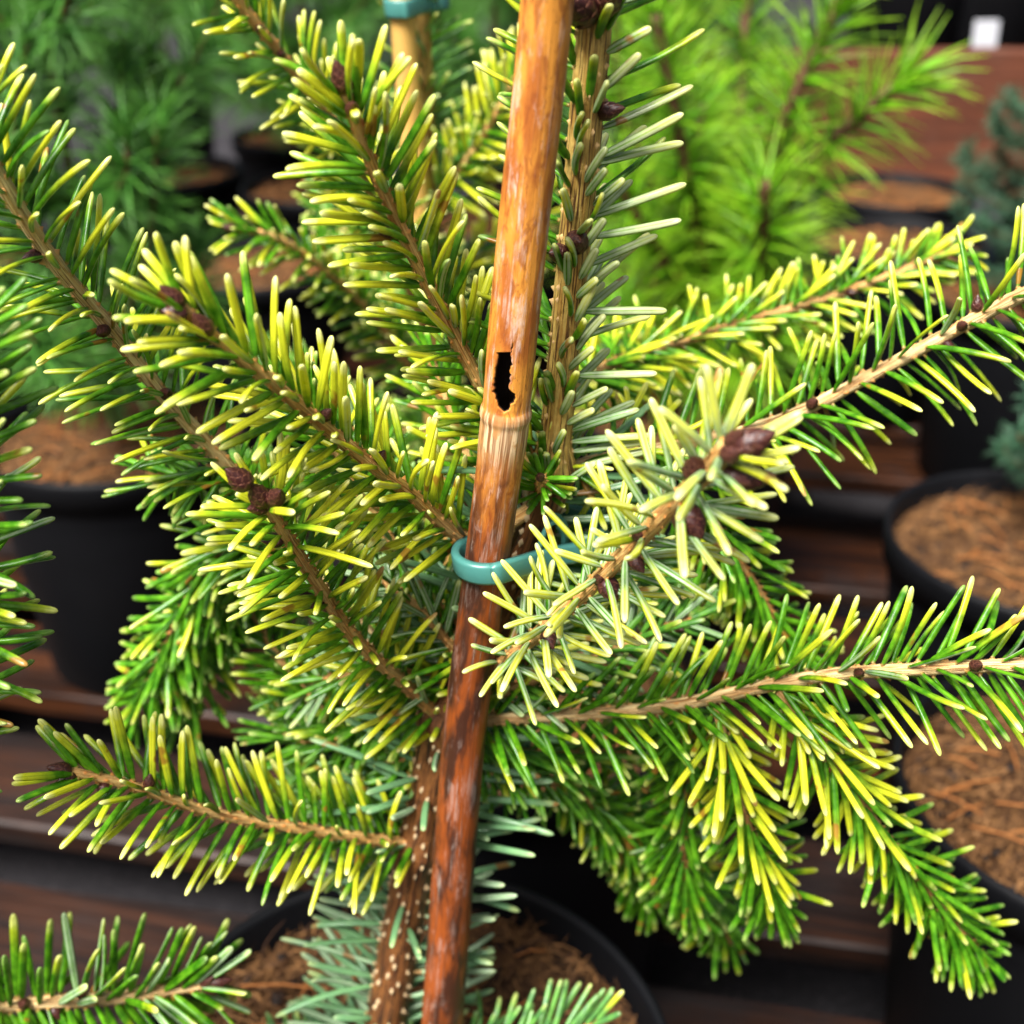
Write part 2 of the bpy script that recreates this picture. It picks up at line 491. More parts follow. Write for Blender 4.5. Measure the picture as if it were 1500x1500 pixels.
FACE = np.array([-.05, -.62, .78])       # sprays turn their upper faces to the light
def branch(tree, pts, r0, r1, dens=.95, L=.020, a=62, comb=.5, yel=.6, yelr=.36, bend=-8, bendr=14, wT=.6, wZ=.8, flip=0.0,
           start=0.0, end=1.0, buds=1, blu=0.0, pal=0.0, mat='stem', hw=.00105, gaps=0.09, name='branch', side_bud=2, budsize=1.0,
           tip=True, yel0=None, world_pts=False, ridge=.08, tipL=.75, lift=0.0, pegs=True, fwd=.30, flat=.42, face=None):
    """one fir shoot: bark with cushions, buds, and its needles in a spiral (dens needles per mm)"""
    W = [Vector(p) for p in pts] if world_pts else [at(*p) for p in pts]
    length = sum((W[i + 1] - W[i]).length for i in range(len(W) - 1))
    n = max(16, int(length / .0028))
    C, q = smooth_path(W, n)
    u = q / q[-1]
    rad = r0 + (r1 - r0) * u
    rad = rad * (1 + .06 * np.sin(np.arange(n) * 1.7))
    org = np.array(C[0])
    V, F, co, (T, N, B, s) = tube_arrays(C, rad, 12, ridge)
    br = bpy.data.objects.new(name, bpy.data.meshes.new(name))
    tot = q[-1]; cnt = int(tot * 1000 * dens * 1.22); places = []
    for k in range(cnt):
        ss = (k + .5 + rng.uniform(-.3, .3)) / cnt
        if ss < start or ss > end: continue
        x = ss * (n - 1); i = int(min(n - 2, max(0, x))); fr = x - i
        c = C[i] * (1 - fr) + C[i + 1] * fr; Tt = T[i] * (1 - fr) + T[i + 1] * fr; Tt /= np.linalg.norm(Tt)
        az = k * GOLD + rng.uniform(-.25, .25)
        r = math.cos(az) * N[i] + math.sin(az) * B[i]
        Z = FACE if face is None else np.array(face, float)
        Z = Z / np.linalg.norm(Z); Zp = Z - Tt * (Z @ Tt); zl = np.linalg.norm(Zp)
        rv = r.copy(); lean = 1.0
        if zl > .2:                          # needles part to the two sides of the spray, those on its upper face lean forward
            Zp /= zl; low = r @ Zp
            rv = r - Zp * low * (flat if low > 0 else max(flat, comb))
            rv[2] += lift * max(0.0, r[2])
            lean = 1 - fwd * max(0.0, low)
        rv /= np.linalg.norm(rv)
        rr = rad[i]
        p = c + r * rr * .9
        places.append((c + r * rr * .95, Tt, r, .00078 * rng.uniform(.8, 1.3), co[i * 12]))
        if rng.random() < gaps: continue
        late = max(0.0, (ss - .82) / .18) if tip else 0.0
        ang = R(a * lean * (1 - .45 * late) + rng.normal(0, 5))
        d = rv * math.sin(ang) + Tt * math.cos(ang) + rng.normal(0, .055, 3)
        nrm = Tt * wT * .5 + Z * wZ + rng.normal(0, .22, 3)
        bd = bend + rng.normal(0, bendr)
        if rng.random() < flip: nrm = -nrm; bd = -bd
        LL = L * 1.0 * (rng.uniform(.84, 1.1) if rng.random() > .06 else rng.uniform(.4, .8)) * (1 - (1 - tipL) * late)
        if ss < .06: LL *= .7
        yy = yel if yel0 is None else yel0 + (yel - yel0) * ss
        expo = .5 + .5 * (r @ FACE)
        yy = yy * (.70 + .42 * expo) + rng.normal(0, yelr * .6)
        add_needle(tree, br, org, p + r * .0004, d, nrm, LL, hw * rng.uniform(.88, 1.1), bd, yy, blu, pal if rng.random() < .8 else pal * .4)
    peg = np.zeros(len(V))
    if pegs: V, F, co, peg = pegs_for(V, F, co, peg, places)
    me = mesh_np(name, V - org, F)
    vattr(me, 'stem_co', co); fattr(me, 'peg', peg)
    me.materials.append(M[mat])
    br.data = me
    br.location = Vector(org) - tree.location
    link(br, tree)
    br['_org'] = list(map(float, org))
    if buds:
        e = C[-1]; t = T[-1]
        for k in range(buds):
            d = t if k == 0 else t * .8 + (math.cos(k * 2.2) * N[-1] + math.sin(k * 2.2) * B[-1]) * .75
            add_bud(br, org, e - t * .0012 * (k > 0) - t * .0008, d, budsize * (.85 if k == 0 else .65) * rng.uniform(.9, 1.1))
    for k in range(side_bud):
        i = int(n * rng.uniform(.35, .92)); az = rng.uniform(0, 6.28)
        r = math.cos(az) * N[i] + math.sin(az) * B[i]
        if r[1] > .3: r = -r
        add_bud(br, org, C[i] + r * rad[i] * .8, r * .85 + T[i] * .5, budsize * rng.uniform(.45, .6), 1.1)
    return br, C, T, N, B, rad

# ------------------------------------------------------------------ ground and pallet
def grid(name, x0, x1, y0, y1, nx, ny, zf, mat, kind='structure'):
    xs = np.linspace(x0, x1, nx); ys = np.linspace(y0, y1, ny)
    X, Y = np.meshgrid(xs, ys)
    V = np.stack([X.ravel(), Y.ravel(), zf(X, Y).ravel()], 1)
    i = np.arange(ny - 1)[:, None] * nx; j = np.arange(nx - 1)[None, :]
    F = np.stack([i + j, i + j + 1, i + nx + j + 1, i + nx + j], -1).reshape(-1, 4)
    me = mesh_np(name, V, F); me.materials.append(mat)
    o = link(bpy.data.objects.new(name, me)); o['kind'] = kind
    return o

def asphalt_mat():
    n = NT('wet_grey_ground')
    z = n.noise(n.coord(), 14, 5, .6); y = n.noise(n.coord(), 320, 3, .7)
    col = n.mix(z, (.010, .009, .010), (.035, .032, .035))
    col = n.mix(n.step(y, .55, .7), col, (.08, .074, .08))
    n.set(Base_Color=col, Roughness=.85, Specular_IOR_Level=.15)
    n.bump(y, .6, .003)
    return n.m
GROUND_Z = -0.115
grid('ground', -30, 30, -10, 60, 40, 40, lambda X, Y: GROUND_Z + 0 * X, asphalt_mat())

def box_mesh(name, sx, sy, sz, mat, bev=.002, warp=.0015):
    xs = np.linspace(-sx / 2, sx / 2, 13)
    sec = [(-sy / 2 + bev, -sz / 2), (sy / 2 - bev, -sz / 2), (sy / 2, -sz / 2 + bev), (sy / 2, sz / 2 - bev), (sy / 2 - bev, sz / 2), (-sy / 2 + bev, sz / 2), (-sy / 2, sz / 2 - bev), (-sy / 2, -sz / 2 + bev)]
    V, F = [], []
    for x in xs:
        dy, dz = rng.normal(0, warp), rng.normal(0, warp * .4)
        for (y, z) in sec: V.append((x, y + dy + rng.normal(0, warp * .3), z + dz))
    for i in range(len(xs) - 1):
        for j in range(8):
            F.append((i * 8 + j, (i + 1) * 8 + j, (i + 1) * 8 + (j + 1) % 8, i * 8 + (j + 1) % 8))
    F.append(tuple(range(8))); F.append(tuple(range(len(V) - 1, len(V) - 9, -1)))
    me = mesh_np(name, np.array(V), F, smooth=False); me.materials.append(mat)
    return me

def pallet(loc, rz, label, n, depth, length, skip=()):
    root = empty('pallet', loc, label, 'pallet', 'wooden pallets under the pots')
    root.rotation_euler = (0, 0, rz)
    bw = .092; pitch = depth / n
    protos = [box_mesh('plank', length, bw, .02, M['wood']) for _ in range(3)]
    for k in range(n):
        if k in skip: continue
        o = bpy.data.objects.new('plank', protos[k % 3])
        o.location = (rng.normal(0, .006), (k + .5) * pitch - depth / 2, -.010 + rng.normal(0, .0008))
        o.rotation_euler = (math.pi * (k % 2), 0, rng.normal(0, .006) + math.pi * (k % 3 == 1))
        link(o, root)
    st = box_mesh('bearer', depth, .09, .078, M['wood'])
    for k in range(3):
        o = bpy.data.objects.new('bearer', st)
        o.location = ((k - 1) * (length / 2 - .06), 0, -.0605)
        o.rotation_euler = (0, 0, math.pi / 2)
        link(o, root)
    bt = box_mesh('bottom_board', length, .09, .014, M['wood'])
    for k in (-1, 1):
        o = bpy.data.objects.new('bottom_board', bt)
        o.location = (0, k * (depth / 2 - .06), -.1073)
        link(o, root)
    return root
PR = R(-11)
pallet((0.05, .62, 0), PR, 'wet brown slatted pallet under the nearest pots', 7, 1.0, 1.35)
pallet((0.26, 1.70, 0), PR, 'wooden pallet in the background under the far pots', 7, 1.0, 1.9)

# ------------------------------------------------------------------ pots
def lathe(prof, n):
    V, F = [], []
    for (r, z) in prof:
        for j in range(n):
            a = 2 * math.pi * j / n; V.append((r * math.cos(a), r * math.sin(a), z))
    for i in range(len(prof) - 1):
        for j in range(n):
            F.append((i * n + j, i * n + (j + 1) % n, (i + 1) * n + (j + 1) % n, (i + 1) * n + j))
    return np.array(V), F
POT_H, POT_R, SOIL_Z = .2, .1, .186
def pot_meshes():
    prof = [(0, .0), (.076, .0), (.079, .004), (.0955, POT_H - .022), (.0955, POT_H - .021)]
    V, F = lathe(prof, 64); wall = mesh_np('pot_wall', V, F)
    prof = [(.0952, POT_H - .024), (.1, POT_H - .023), (.1012, POT_H - .004), (.1005, POT_H), (.0985, POT_H + .0008), (.0965, POT_H - .002), (.0945, .16)]
    V, F = lathe(prof, 64); rim = mesh_np('rim', V, F)
    V, F = [], []
    nr, ns = 26, 72
    for i in range(nr):
        for j in range(ns):
            r = .0952 * i / (nr - 1); a = 2 * math.pi * j / ns
            z = SOIL_Z - .004 + .006 * math.sin(r * 50 + 1) * math.cos(a * 2 + r * 30) * .5 + rng.normal(0, .0014) * (i > 0) + .003 * (1 - (r / .095) ** 2)
            V.append((r * math.cos(a), r * math.sin(a), z))
    for i in range(nr - 1):
        for j in range(ns):
            F.append((i * ns + j, i * ns + (j + 1) % ns, (i + 1) * ns + (j + 1) % ns, (i + 1) * ns + j))
    soil = mesh_np('soil', np.array(V), F)
    # coir fibres
    N = 5200; Vs, Fs, rn = [], [], []
    for k in range(N):
        r = .094 * math.sqrt(rng.random()); a = rng.uniform(0, 6.283)
        p = np.array([r * math.cos(a), r * math.sin(a), SOIL_Z - .0035 + rng.uniform(0, .004)])
        d = rng.normal(0, 1, 3); d[2] = abs(d[2]) * .35; d /= np.linalg.norm(d)
        L = rng.uniform(.006, .017) * (1.5 if rng.random() < .1 else 1); w = rng.uniform(.00016, .00038)
        sd = np.cross(d, [0, 0, 1]); sd /= np.linalg.norm(sd) + 1e-6
        cv = rng.normal(0, .55, 3); cv[2] = -abs(cv[2]) * .7
        b = len(Vs); m = 4
        for i in range(m):
            t = i / (m - 1); c = p + d * L * t + cv * L * t * t * .5
            rxy = math.hypot(c[0], c[1])
            if rxy > .093: c[:2] *= .093 / rxy
            ww = w * (1 - .7 * t)
            Vs += [c + sd * ww, c - sd * ww + np.array([0, 0, ww])]; rn += [0, 0]
        q = rng.random()
        for i in range(2 * m): rn[b + i] = q
        for i in range(m - 1): Fs.append((b + 2 * i, b + 2 * i + 1, b + 2 * i + 3, b + 2 * i + 2))
    # bark crumbs and fallen needles
    for k in range(150):
        r = .088 * math.sqrt(rng.random()); a = rng.uniform(0, 6.283); sz = rng.uniform(.0012, .0034)
        p = np.array([r * math.cos(a), r * math.sin(a), SOIL_Z + .0005]); b = len(Vs)
        for q in ((-1, -1, -1), (1, -1, -1), (1, 1, -1), (-1, 1, -1), (-1, -1, 1), (1, -1, 1), (1, 1, 1), (-1, 1, 1)):
            Vs.append(p + np.array(q) * sz * np.array([1, .6, .35]) * rng.uniform(.6, 1.2, 3)); rn.append(-1.0 if k % 3 else .5)
        Fs += [tuple(b + x for x in f) for f in ((0, 3, 2, 1), (4, 5, 6, 7), (0, 1, 5, 4), (1, 2, 6, 5), (2, 3, 7, 6), (3, 0, 4, 7))]
    for k in range(46):
        r = .075 * math.sqrt(rng.random()); a = rng.uniform(0, 6.283); th = rng.uniform(0, 6.283); L = rng.uniform(.012, .036)
        p = np.array([r * math.cos(a), r * math.sin(a), SOIL_Z + .0035]); d = np.array([math.cos(th), math.sin(th), rng.normal(0, .05)]); sd = np.array([-math.sin(th), math.cos(th), 0]) * .0006
        if math.hypot(*(p + d * L)[:2]) > .09: d = -d
        b = len(Vs)
        for t in (0, .5, 1.0):
            c = p + d * L * t + np.array([0, 0, .002 * math.sin(t * 3.14)]); Vs += [c + sd, c - sd, c + np.array([0, 0, .0007])]; rn += [1.6] * 3
        for i in range(2):
            for q in range(3): Fs.append((b + i * 3 + q, b + i * 3 + (q + 1) % 3, b + i * 3 + 3 + (q + 1) % 3, b + i * 3 + 3 + q))
    fib = mesh_np('soil_fibres', np.array(Vs), Fs); fattr(fib, 'rnd', rn)
    wall.materials.append(M['pot']); rim.materials.append(M['pot']); soil.materials.append(M['soil']); fib.materials.append(M['fibre'])
    return wall, rim, soil, fib
WALL, RIM, SOIL, FIB = pot_meshes()
def pot(x, y, label, rz=0, z=0.0012, s=1.0):
    root = empty('plant_pot', (x, y, z), label, 'plant pot', 'black plastic nursery pots')
    root.rotation_euler = (0, 0, rz); root.scale = (s, s, s)
    link(bpy.data.objects.new('pot_wall', WALL), root)
    link(bpy.data.objects.new('rim', RIM), root)
    so = link(bpy.data.objects.new('soil', SOIL), root)
    fb = link(bpy.data.objects.new('soil_fibres', FIB), so); fb['kind'] = 'stuff'
    return root
pot(-.040, .30, 'black pot of brown coir holding the staked fir at the bottom centre', .3)
pot(.005, .545, 'black pot of coir behind the dark cane, mostly hidden by fir branches', 1.7)
pot(.345, .695, 'black pot with round bare brown compost at the right edge', 2.9)
pot(.285, .455, 'black pot of brown compost at the lower right, behind drooping twigs', 4.0)
pot(-.305, .87, 'black pot at the left edge with its tall side wall showing', 5.2)
pot(.135, .93, 'black pot of coir under the bright green pine', .9)
pot(-.275, 1.31, 'pot with bare orange brown soil far behind, upper left', 2.2)
pot(.52, 1.20, 'black pot behind the blue green spruce at the upper right', 3.3)
pot(.44, 1.40, 'black pot in shade below the bright pine tips', 4.6)
pot(.505, 1.635, 'black pot right under the red board, behind the pine tips', 3.6)
pot(.735, 1.60, 'black pot in shade right of the spruce, under the red board', 1.6)
pot(.225, 1.28, 'black pot hidden behind the middle of the bright pine', 2.6)

# ------------------------------------------------------------------ bamboo canes
def cane(pts, rads, label, mat, node_at, hole, name='bamboo_cane', sides=128, step=.0005):
    W = [at(*p) for p in pts]
    W = [w for w in W]
    # run on into the soil along the same line
    d = (W[-1] - W[-2]).normalized()
    while W[-1].z > SOIL_Z - .04: W.append(W[-1] + d * .03)
    length = sum((W[i + 1] - W[i]).length for i in range(len(W) - 1))
    n = int(length / step)
    C, q = smooth_path(W, n)
    px, py, dd = project(C)
    k = np.array([p[1] for p in pts], float)
    rad = np.interp(py, k, rads)
    peg = np.zeros(n)
    for ny in node_at:
        i0 = int(np.argmin(abs(py - ny)))
        x = (np.arange(n) - i0) * (length / n)
        rad = rad * (1 + .13 * np.exp(-(x / .0013) ** 2) + .05 * np.exp(-((x - .006) / .006) ** 2) - .05 * np.exp(-((x - .0) / .0007) ** 2))
        peg = np.maximum(peg, np.clip(np.where(x < -.002, 0, np.exp(-((x - .0045) / .0062) ** 2) * 1.25), 0, 1))
    T, N, B = frames(C)
    th = np.linspace(0, 2 * np.pi, sides, endpoint=False)
    rr = rad[:, None] * (1 + .012 * np.sin(th * 2 + 1)[None, :])
    V = (C[:, None, :] + rr[:, :, None] * (np.cos(th)[None, :, None] * N[:, None] + np.sin(th)[None, :, None] * B[:, None]))
    s = q
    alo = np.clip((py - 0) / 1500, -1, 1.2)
    co = np.stack([np.tile(np.cos(th), n), np.tile(np.sin(th), n), np.repeat(s / .006, sides)], 1)
    drop = np.zeros((n - 1, sides), bool)
    TH = np.tile(th, (n, 1))
    if hole:
        y0, y1, hx0, hx1 = hole
        rows = np.nonzero((py > y0) & (py < y1))[0]; r0_, r1_ = rows.min(), rows.max()
        mid = (r0_ + r1_) // 2; vv = np.array([0, 0, CAMZ]) - C[mid]
        a0 = math.atan2(vv @ B[mid], vv @ N[mid])
        sg = 1.0 if (math.cos(a0 + 1.57) * N[mid] + math.sin(a0 + 1.57) * B[mid])[0] > 0 else -1.0
        tt = np.clip((np.arange(n) - r0_) / max(1, r1_ - r0_), 0, 1)
        cx = np.interp(np.arange(n), [r0_, r1_], [.5, .5])
        def rag(k, amp): return np.interp(tt, np.linspace(0, 1, k), rng.normal(0, amp, k))
        # a narrow tongue at the top, straight left side, torn right side, rounded foot
        lx = hx0 + rag(14, 1.5) + rag(40, 1.0) + np.interp(tt, [0, .05, .12, .15, .75, .93, 1], [26, 22, 20, 0, 0, 7, 20])
        rx = hx1 + rag(12, 2.5) + rag(44, 2.2) + np.interp(tt, [0, .05, .12, .6, .8, .93, 1], [-6, 0, -2, -2, 4, -4, -13])
        lx = lx - 2.2 * tt * 3; rx = np.maximum(rx - 2.2 * tt * 3, lx + .5)
        sc_ = FOC / dd * rad
        ul = np.arcsin(np.clip((lx - px) / sc_, -.95, .95)); ur = np.arcsin(np.clip((rx - px) / sc_, -.95, .95))
        u = ((th - a0) * sg + np.pi) % (2 * np.pi) - np.pi
        order = np.argsort(u); us = u[order]
        kl = int(np.searchsorted(us, ul[r0_:r1_ + 1].mean() - .12)); kr = int(np.searchsorted(us, ur[r0_:r1_ + 1].mean() + .12))
        wgt = np.clip(1 - np.maximum(r0_ - np.arange(n), np.arange(n) - r1_) / 26.0, 0, 1)
        for i_ in np.nonzero(wgt > 0)[0]:
            w_ = wgt[i_]; w_ = w_ * w_ * (3 - 2 * w_)
            tl_, tr_2 = us[kl] * (1 - w_) + ul[i_] * w_, us[kr] * (1 - w_) + ur[i_] * w_
            nu = np.interp(us, [-np.pi, us[kl], us[kr], np.pi], [-np.pi, tl_, tr_2, np.pi])
            TH[i_, order] = a0 + sg * nu
        V = (C[:, None, :] + rr[:, :, None] * (np.cos(TH)[:, :, None] * N[:, None] + np.sin(TH)[:, :, None] * B[:, None]))
        cols = np.zeros(sides, bool)
        seq = order[kl:kr + 1]
        inc = set(seq.tolist())
        for c_ in range(sides):
            if c_ in inc and (c_ + 1) % sides in inc: cols[c_] = True
        drop[r0_:r1_] = cols[None, :]
        co = np.stack([np.cos(TH).ravel(), np.sin(TH).ravel(), np.repeat(s / .006, sides)], 1)
    i = np.arange(n - 1)[:, None] * sides; j = np.arange(sides)[None, :]; j2 = (j + 1) % sides
    Fq = np.stack([i + j, i + j2, i + sides + j2, i + sides + j], -1)[~drop]
    Vn = V.reshape(-1, 3)
    inner = (C[:, None, :] + (rr[:, :, None] * .78) * (np.cos(TH)[:, :, None] * N[:, None] + np.sin(TH)[:, :, None] * B[:, None])).reshape(-1, 3)
    isin = np.zeros(len(Vn))
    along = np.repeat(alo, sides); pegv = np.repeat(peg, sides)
    if hole:
        nb = len(Vn)
        # inner wall, only around the broken part, plus the torn lip joining outer and inner wall
        lo = int(np.argmin(abs(py - (y0 - 60)))); hi = int(np.argmin(abs(py - (y1 + 40))))
        sel = np.zeros((n - 1, sides), bool); sel[min(lo, hi):max(lo, hi)] = True; sel &= ~drop
        Fi = np.stack([i + j, i + sides + j, i + sides + j2, i + j2], -1)[sel] + nb
        lip = []
        for a_, b_ in zip(*np.nonzero(drop)):
            v00, v01, v11, v10 = a_ * sides + b_, a_ * sides + (b_ + 1) % sides, (a_ + 1) * sides + (b_ + 1) % sides, (a_ + 1) * sides + b_
            if a_ == 0 or not drop[a_ - 1, b_]: lip.append((v00, v01, v01 + nb, v00 + nb))
            if not drop[a_ + 1, b_]: lip.append((v11, v10, v10 + nb, v11 + nb))
            if not drop[a_, b_ - 1]: lip.append((v10, v00, v00 + nb, v10 + nb))
            if not drop[a_, (b_ + 1) % sides]: lip.append((v01, v11, v11 + nb, v01 + nb))
        Vn = np.concatenate([Vn, inner]); Fq = np.concatenate([Fq, Fi, np.array(lip)])
        isin = np.concatenate([isin, np.ones(len(inner))]); along = np.tile(along, 2); pegv = np.tile(pegv, 2); co = np.tile(co, (2, 1))
    base = Vector(C[-1])
    me = mesh_np(name, Vn - np.array(base), Fq)
    vattr(me, 'stem_co', co); fattr(me, 'along', along); fattr(me, 'peg', pegv); fattr(me, 'inner', isin)
    me.materials.append(mat)
    o = bpy.data.objects.new(name, me); o.location = base
    link(o); tag(o, label, 'garden cane')
    return o, C, rad
CANE_PTS = [(818, -160, .266), (802, 0, .270), (787, 150, .273), (770, 300, .276), (752, 480, .279), (737, 640, .281), (712, 830, .285), (682, 1060, .288), (662, 1300, .290), (648, 1500, .291)]
CANE_R = [.0053, .0055, .0056, .0058, .0060, .0059, .0060, .0063, .0068, .0072]
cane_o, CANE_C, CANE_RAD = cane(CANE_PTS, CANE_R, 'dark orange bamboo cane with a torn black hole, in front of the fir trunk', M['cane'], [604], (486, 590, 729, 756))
cane2_o, CANE2_C, CANE2_RAD = cane([(578, -120, .515), (590, 30, .52), (603, 200, .525), (622, 420, .53), (640, 640, .533), (655, 860, .536)], [.0049, .005, .0051, .0052, .0053, .0054],
                        'pale yellow bamboo cane of the second fir, left of the dark cane', M['cane_pale'], [230, 905], None, sides=24, step=.002)

# ------------------------------------------------------------------ plastic ties
def strap(tree_pts, w, th, label, name='plant_tie', closed=False):
    C, q = smooth_path(tree_pts, 160)
    T = np.gradient(C, axis=0); T /= np.linalg.norm(T, axis=1)[:, None]
    Z = np.array([-.12, 0, 1.0]); Z /= np.linalg.norm(Z)
    S = np.cross(T, Z); S /= np.linalg.norm(S, axis=1)[:, None]
    U = np.cross(S, T)
    sec = [(-.5, -.36), (-.5, .36), (-.36, .5), (.36, .5), (.5, .36), (.5, -.36), (.36, -.5), (-.36, -.5)]
    V = np.stack([C + S * (a * th) + U * (b * w) for a, b in sec], 1).reshape(-1, 3)
    F = []
    n = len(C)
    for i in range(n - 1):
        for j in range(8): F.append((i * 8 + j, i * 8 + (j + 1) % 8, (i + 1) * 8 + (j + 1) % 8, (i + 1) * 8 + j))
    F.append(tuple(range(7, -1, -1))); F.append(tuple(range((n - 1) * 8, n * 8)))
    base = C[0].copy()
    me = mesh_np(name, V - base, F); me.materials.append(M['tie'])
    o = bpy.data.objects.new(name, me); o.location = base
    return o
def ring(c, r, a0, a1, n, dz=0.0, tilt=0.0):
    return [Vector((c[0] + r * math.cos(a), c[1] + r * math.sin(a), c[2] + dz * k / (n - 1) + tilt * math.cos(a) * r)) for k, a in enumerate(np.linspace(a0, a1, n))]
def cane_at(C, rad, y):
    px, py, d = project(C); i = int(np.argmin(abs(py - y))); return C[i], rad[i]

# ------------------------------------------------------------------ the staked fir
TRUNK_PTS = [(890, -160, .290), (874, 0, .293), (860, 150, .295), (846, 300, .297), (829, 480, .299), (813, 640, .301), (797, 740, .302), (735, 890, .306), (660, 1050, .308), (620, 1200, .308), (590, 1350, .306), (564, 1500, .304), (548, 1610, .303)]
TRUNK_R = [.0038, .0039, .0040, .0040, .0040, .0043, .0050, .0058, .0078, .0066, .0068, .0070, .0072]
tW = [at(*p) for p in TRUNK_PTS]
base = tW[-1].copy(); base.z = SOIL_Z - .01
tW.append(base)
fir = empty('fir_tree', base, 'young yellow tipped fir tied to the dark cane in the foreground', 'fir tree')

def trunk_build(tree, W, rads, mat_y, needles, name='trunk', sides=20, step=.0016):
    length = sum((W[i + 1] - W[i]).length for i in range(len(W) - 1))
    n = int(length / step)
    C, q = smooth_path(W, n)
    kk = np.concatenate([[0], np.cumsum([(W[i + 1] - W[i]).length for i in range(len(W) - 1)])])
    rad = np.interp(q / q[-1], kk / kk[-1], rads)
    px, py, dd = project(C)
    for (ny, amp, sg) in ((690, .45, .006), (1050, .35, .008), (1240, .2, .005)):
        if name == 'trunk' and tree == fir:
            i0 = int(np.argmin(abs(py - ny))); rad = rad * (1 + amp * np.exp(-(((q - q[i0]) / sg) ** 2)))
    V, F, co, (T, N, B, s) = tube_arrays(C, rad, sides, .035)
    return C, q, rad, py, V, F, co, T, N, B

C, q, rad, py, V, F, co, T, N, B = trunk_build(fir, tW, TRUNK_R + [.0075], None, None)
TR_C, TR_R, TR_PY = C, rad, py
# two barks: golden this year's leader above the whorl, brown older wood below
org = np.array(base)
split = int(np.argmin(abs(py - 690)))
def trunk_part(name, i0, i1, mat, places):
    Vs, Fs, cs, fr = tube_arrays(C[i0:i1], rad[i0:i1], 20, .035)
    peg = np.zeros(len(Vs))
    Vs, Fs, cs, peg = pegs_for(Vs, Fs, cs, peg, places)
    me = mesh_np(name, Vs - org, Fs); vattr(me, 'stem_co', cs); fattr(me, 'peg', peg); me.materials.append(M[mat])
    o = bpy.data.objects.new(name, me); link(o, fir); return o
lead_places, old_places = [], []
pend = []
cnt = int(q[-1] * 1000 * 1.7)
for k in range(cnt):
    ss = (k + rng.uniform(0, 1)) / cnt; i = int(ss * (len(C) - 1)); i = min(len(C) - 2, i)
    az = k * GOLD + rng.uniform(-.3, .3)
    r = math.cos(az) * N[i] + math.sin(az) * B[i]; up = -T[i]     # the path runs downwards
    y = py[i]
    upper = y < 690
    pl = (C[i] + r * rad[i] * .98, up, r, (.0008 if upper else .0013) * rng.uniform(.8, 1.25), co[i * 20])
    if rng.random() < .75: (lead_places if upper else old_places).append(pl)
    if upper:
        if rng.random() < (.30 if r[0] > .2 else .42): continue
        a = R(rng.normal(68, 8)); L = .0225 * rng.uniform(.8, 1.12)
        if r[1] < -.35:                     # those facing the lens are short and hug the stem
            a = R(rng.normal(34, 8)); L *= .50
            if rng.random() < .2: continue
        d = r * math.sin(a) + up * math.cos(a)
        nrm = up + rng.normal(0, .2, 3)
        fl = r[0] > .15 and rng.random() < .8
        pend.append((1, C[i] + r * rad[i], d, (np.array([0, 1.0, -.75]) + rng.normal(0, .2, 3)) if fl else nrm + (np.array([0, -.6, 0]) if r[1] < -.2 else 0), L, .00122, rng.normal(14, 12) if r[1] < -.35 else rng.normal(6, 12), rng.normal(.42, .15), 0, rng.uniform(.1, .5) if fl else 0.0))
    else:
        if y < 1080: 
            if rng.random() < .35: continue
        if r[1] < -.45 and rng.random() < .7: continue
        a = R(rng.normal(66, 10)); L = .032 * rng.uniform(.75, 1.12)
        if r[1] < -.45: L *= .55
        d = r * math.sin(a) + up * math.cos(a) * rng.choice([1, .6, .2])
        fl = rng.random() < .35
        nrm = up * .5 + np.array([0, -.6, .2]) + rng.normal(0, .35, 3)
        pend.append((0, C[i] + r * rad[i], d, -nrm if fl else nrm, L, .00125, rng.normal(-14, 14), rng.normal(.10, .06), .8, 0.0))
lead_o = trunk_part('leader_shoot', 0, split + 1, 'leader', lead_places)
old_o = trunk_part('trunk', split, len(C), 'old', old_places)
for (up_, p, d, nrm, L, hw, bd, yl, bl, pa) in pend:
    add_needle(fir, lead_o if up_ else old_o, org, p, d, nrm, L, hw, bd, yl, bl, pa)
def tp(y):
    i = int(np.argmin(abs(TR_PY - y))); return TR_C[i], TR_R[i]
# buds on the leader
for (y, dx, dy, sz, fat) in ((172, 1.0, -.5, .85, 1.0), (350, .1, -1, .75, 1.5), (372, -.85, -.75, .65, 1.5), (15, -.55, -.9, 1.35, 1.3), (5, .3, -1, 1.1, 1.3)):
    c, r_ = tp(y); d = np.array([dx, dy, .25]); d /= np.linalg.norm(d)
    add_bud(lead_o, org, c + d * r_ * .7, d, sz, fat)

# --- branches, each drawn from the trunk outwards: (pixel x, pixel y, metres in front of the lens)
b = lambda *a_, **k_: branch(fir, *a_, **k_)
# upper left, tip up
b([(800, 700, .302), (720, 590, .300), (650, 460, .292), (590, 340, .283), (540, 230, .274), (505, 130, .267)], .0021, .0013, dens=1.15, L=.0205, a=52, comb=0, flat=.25, fwd=.4, yel=.76, bend=-4, wT=.2, wZ=1, hw=.00112, side_bud=1, buds=1)
# left, tip up left with long yellow needles
b([(790, 740, .302), (690, 790, .296), (600, 722, .283), (500, 645, .270), (400, 560, .256), (310, 490, .246), (262, 445, .241)], .0021, .0013, dens=1.05, L=.0215, a=54, comb=0, flat=.25, fwd=.4, yel=.90, bend=-4, wT=.3, wZ=1, hw=.00108, start=.16, buds=1, side_bud=2)
# far left sweeping to the top left corner
b([(650, 1050, .309), (540, 930, .318), (430, 800, .318), (330, 680, .312), (240, 580, .305), (160, 480, .296), (80, 385, .286), (0, 262, .276), (-70, 130, .268)], .0023, .0018, dens=.95, L=.0235, a=62, comb=.3, yel=.58, bend=-16, bendr=10, wT=.9, wZ=.5, start=.25, buds=0, side_bud=4, mat='pale', hw=.00092)
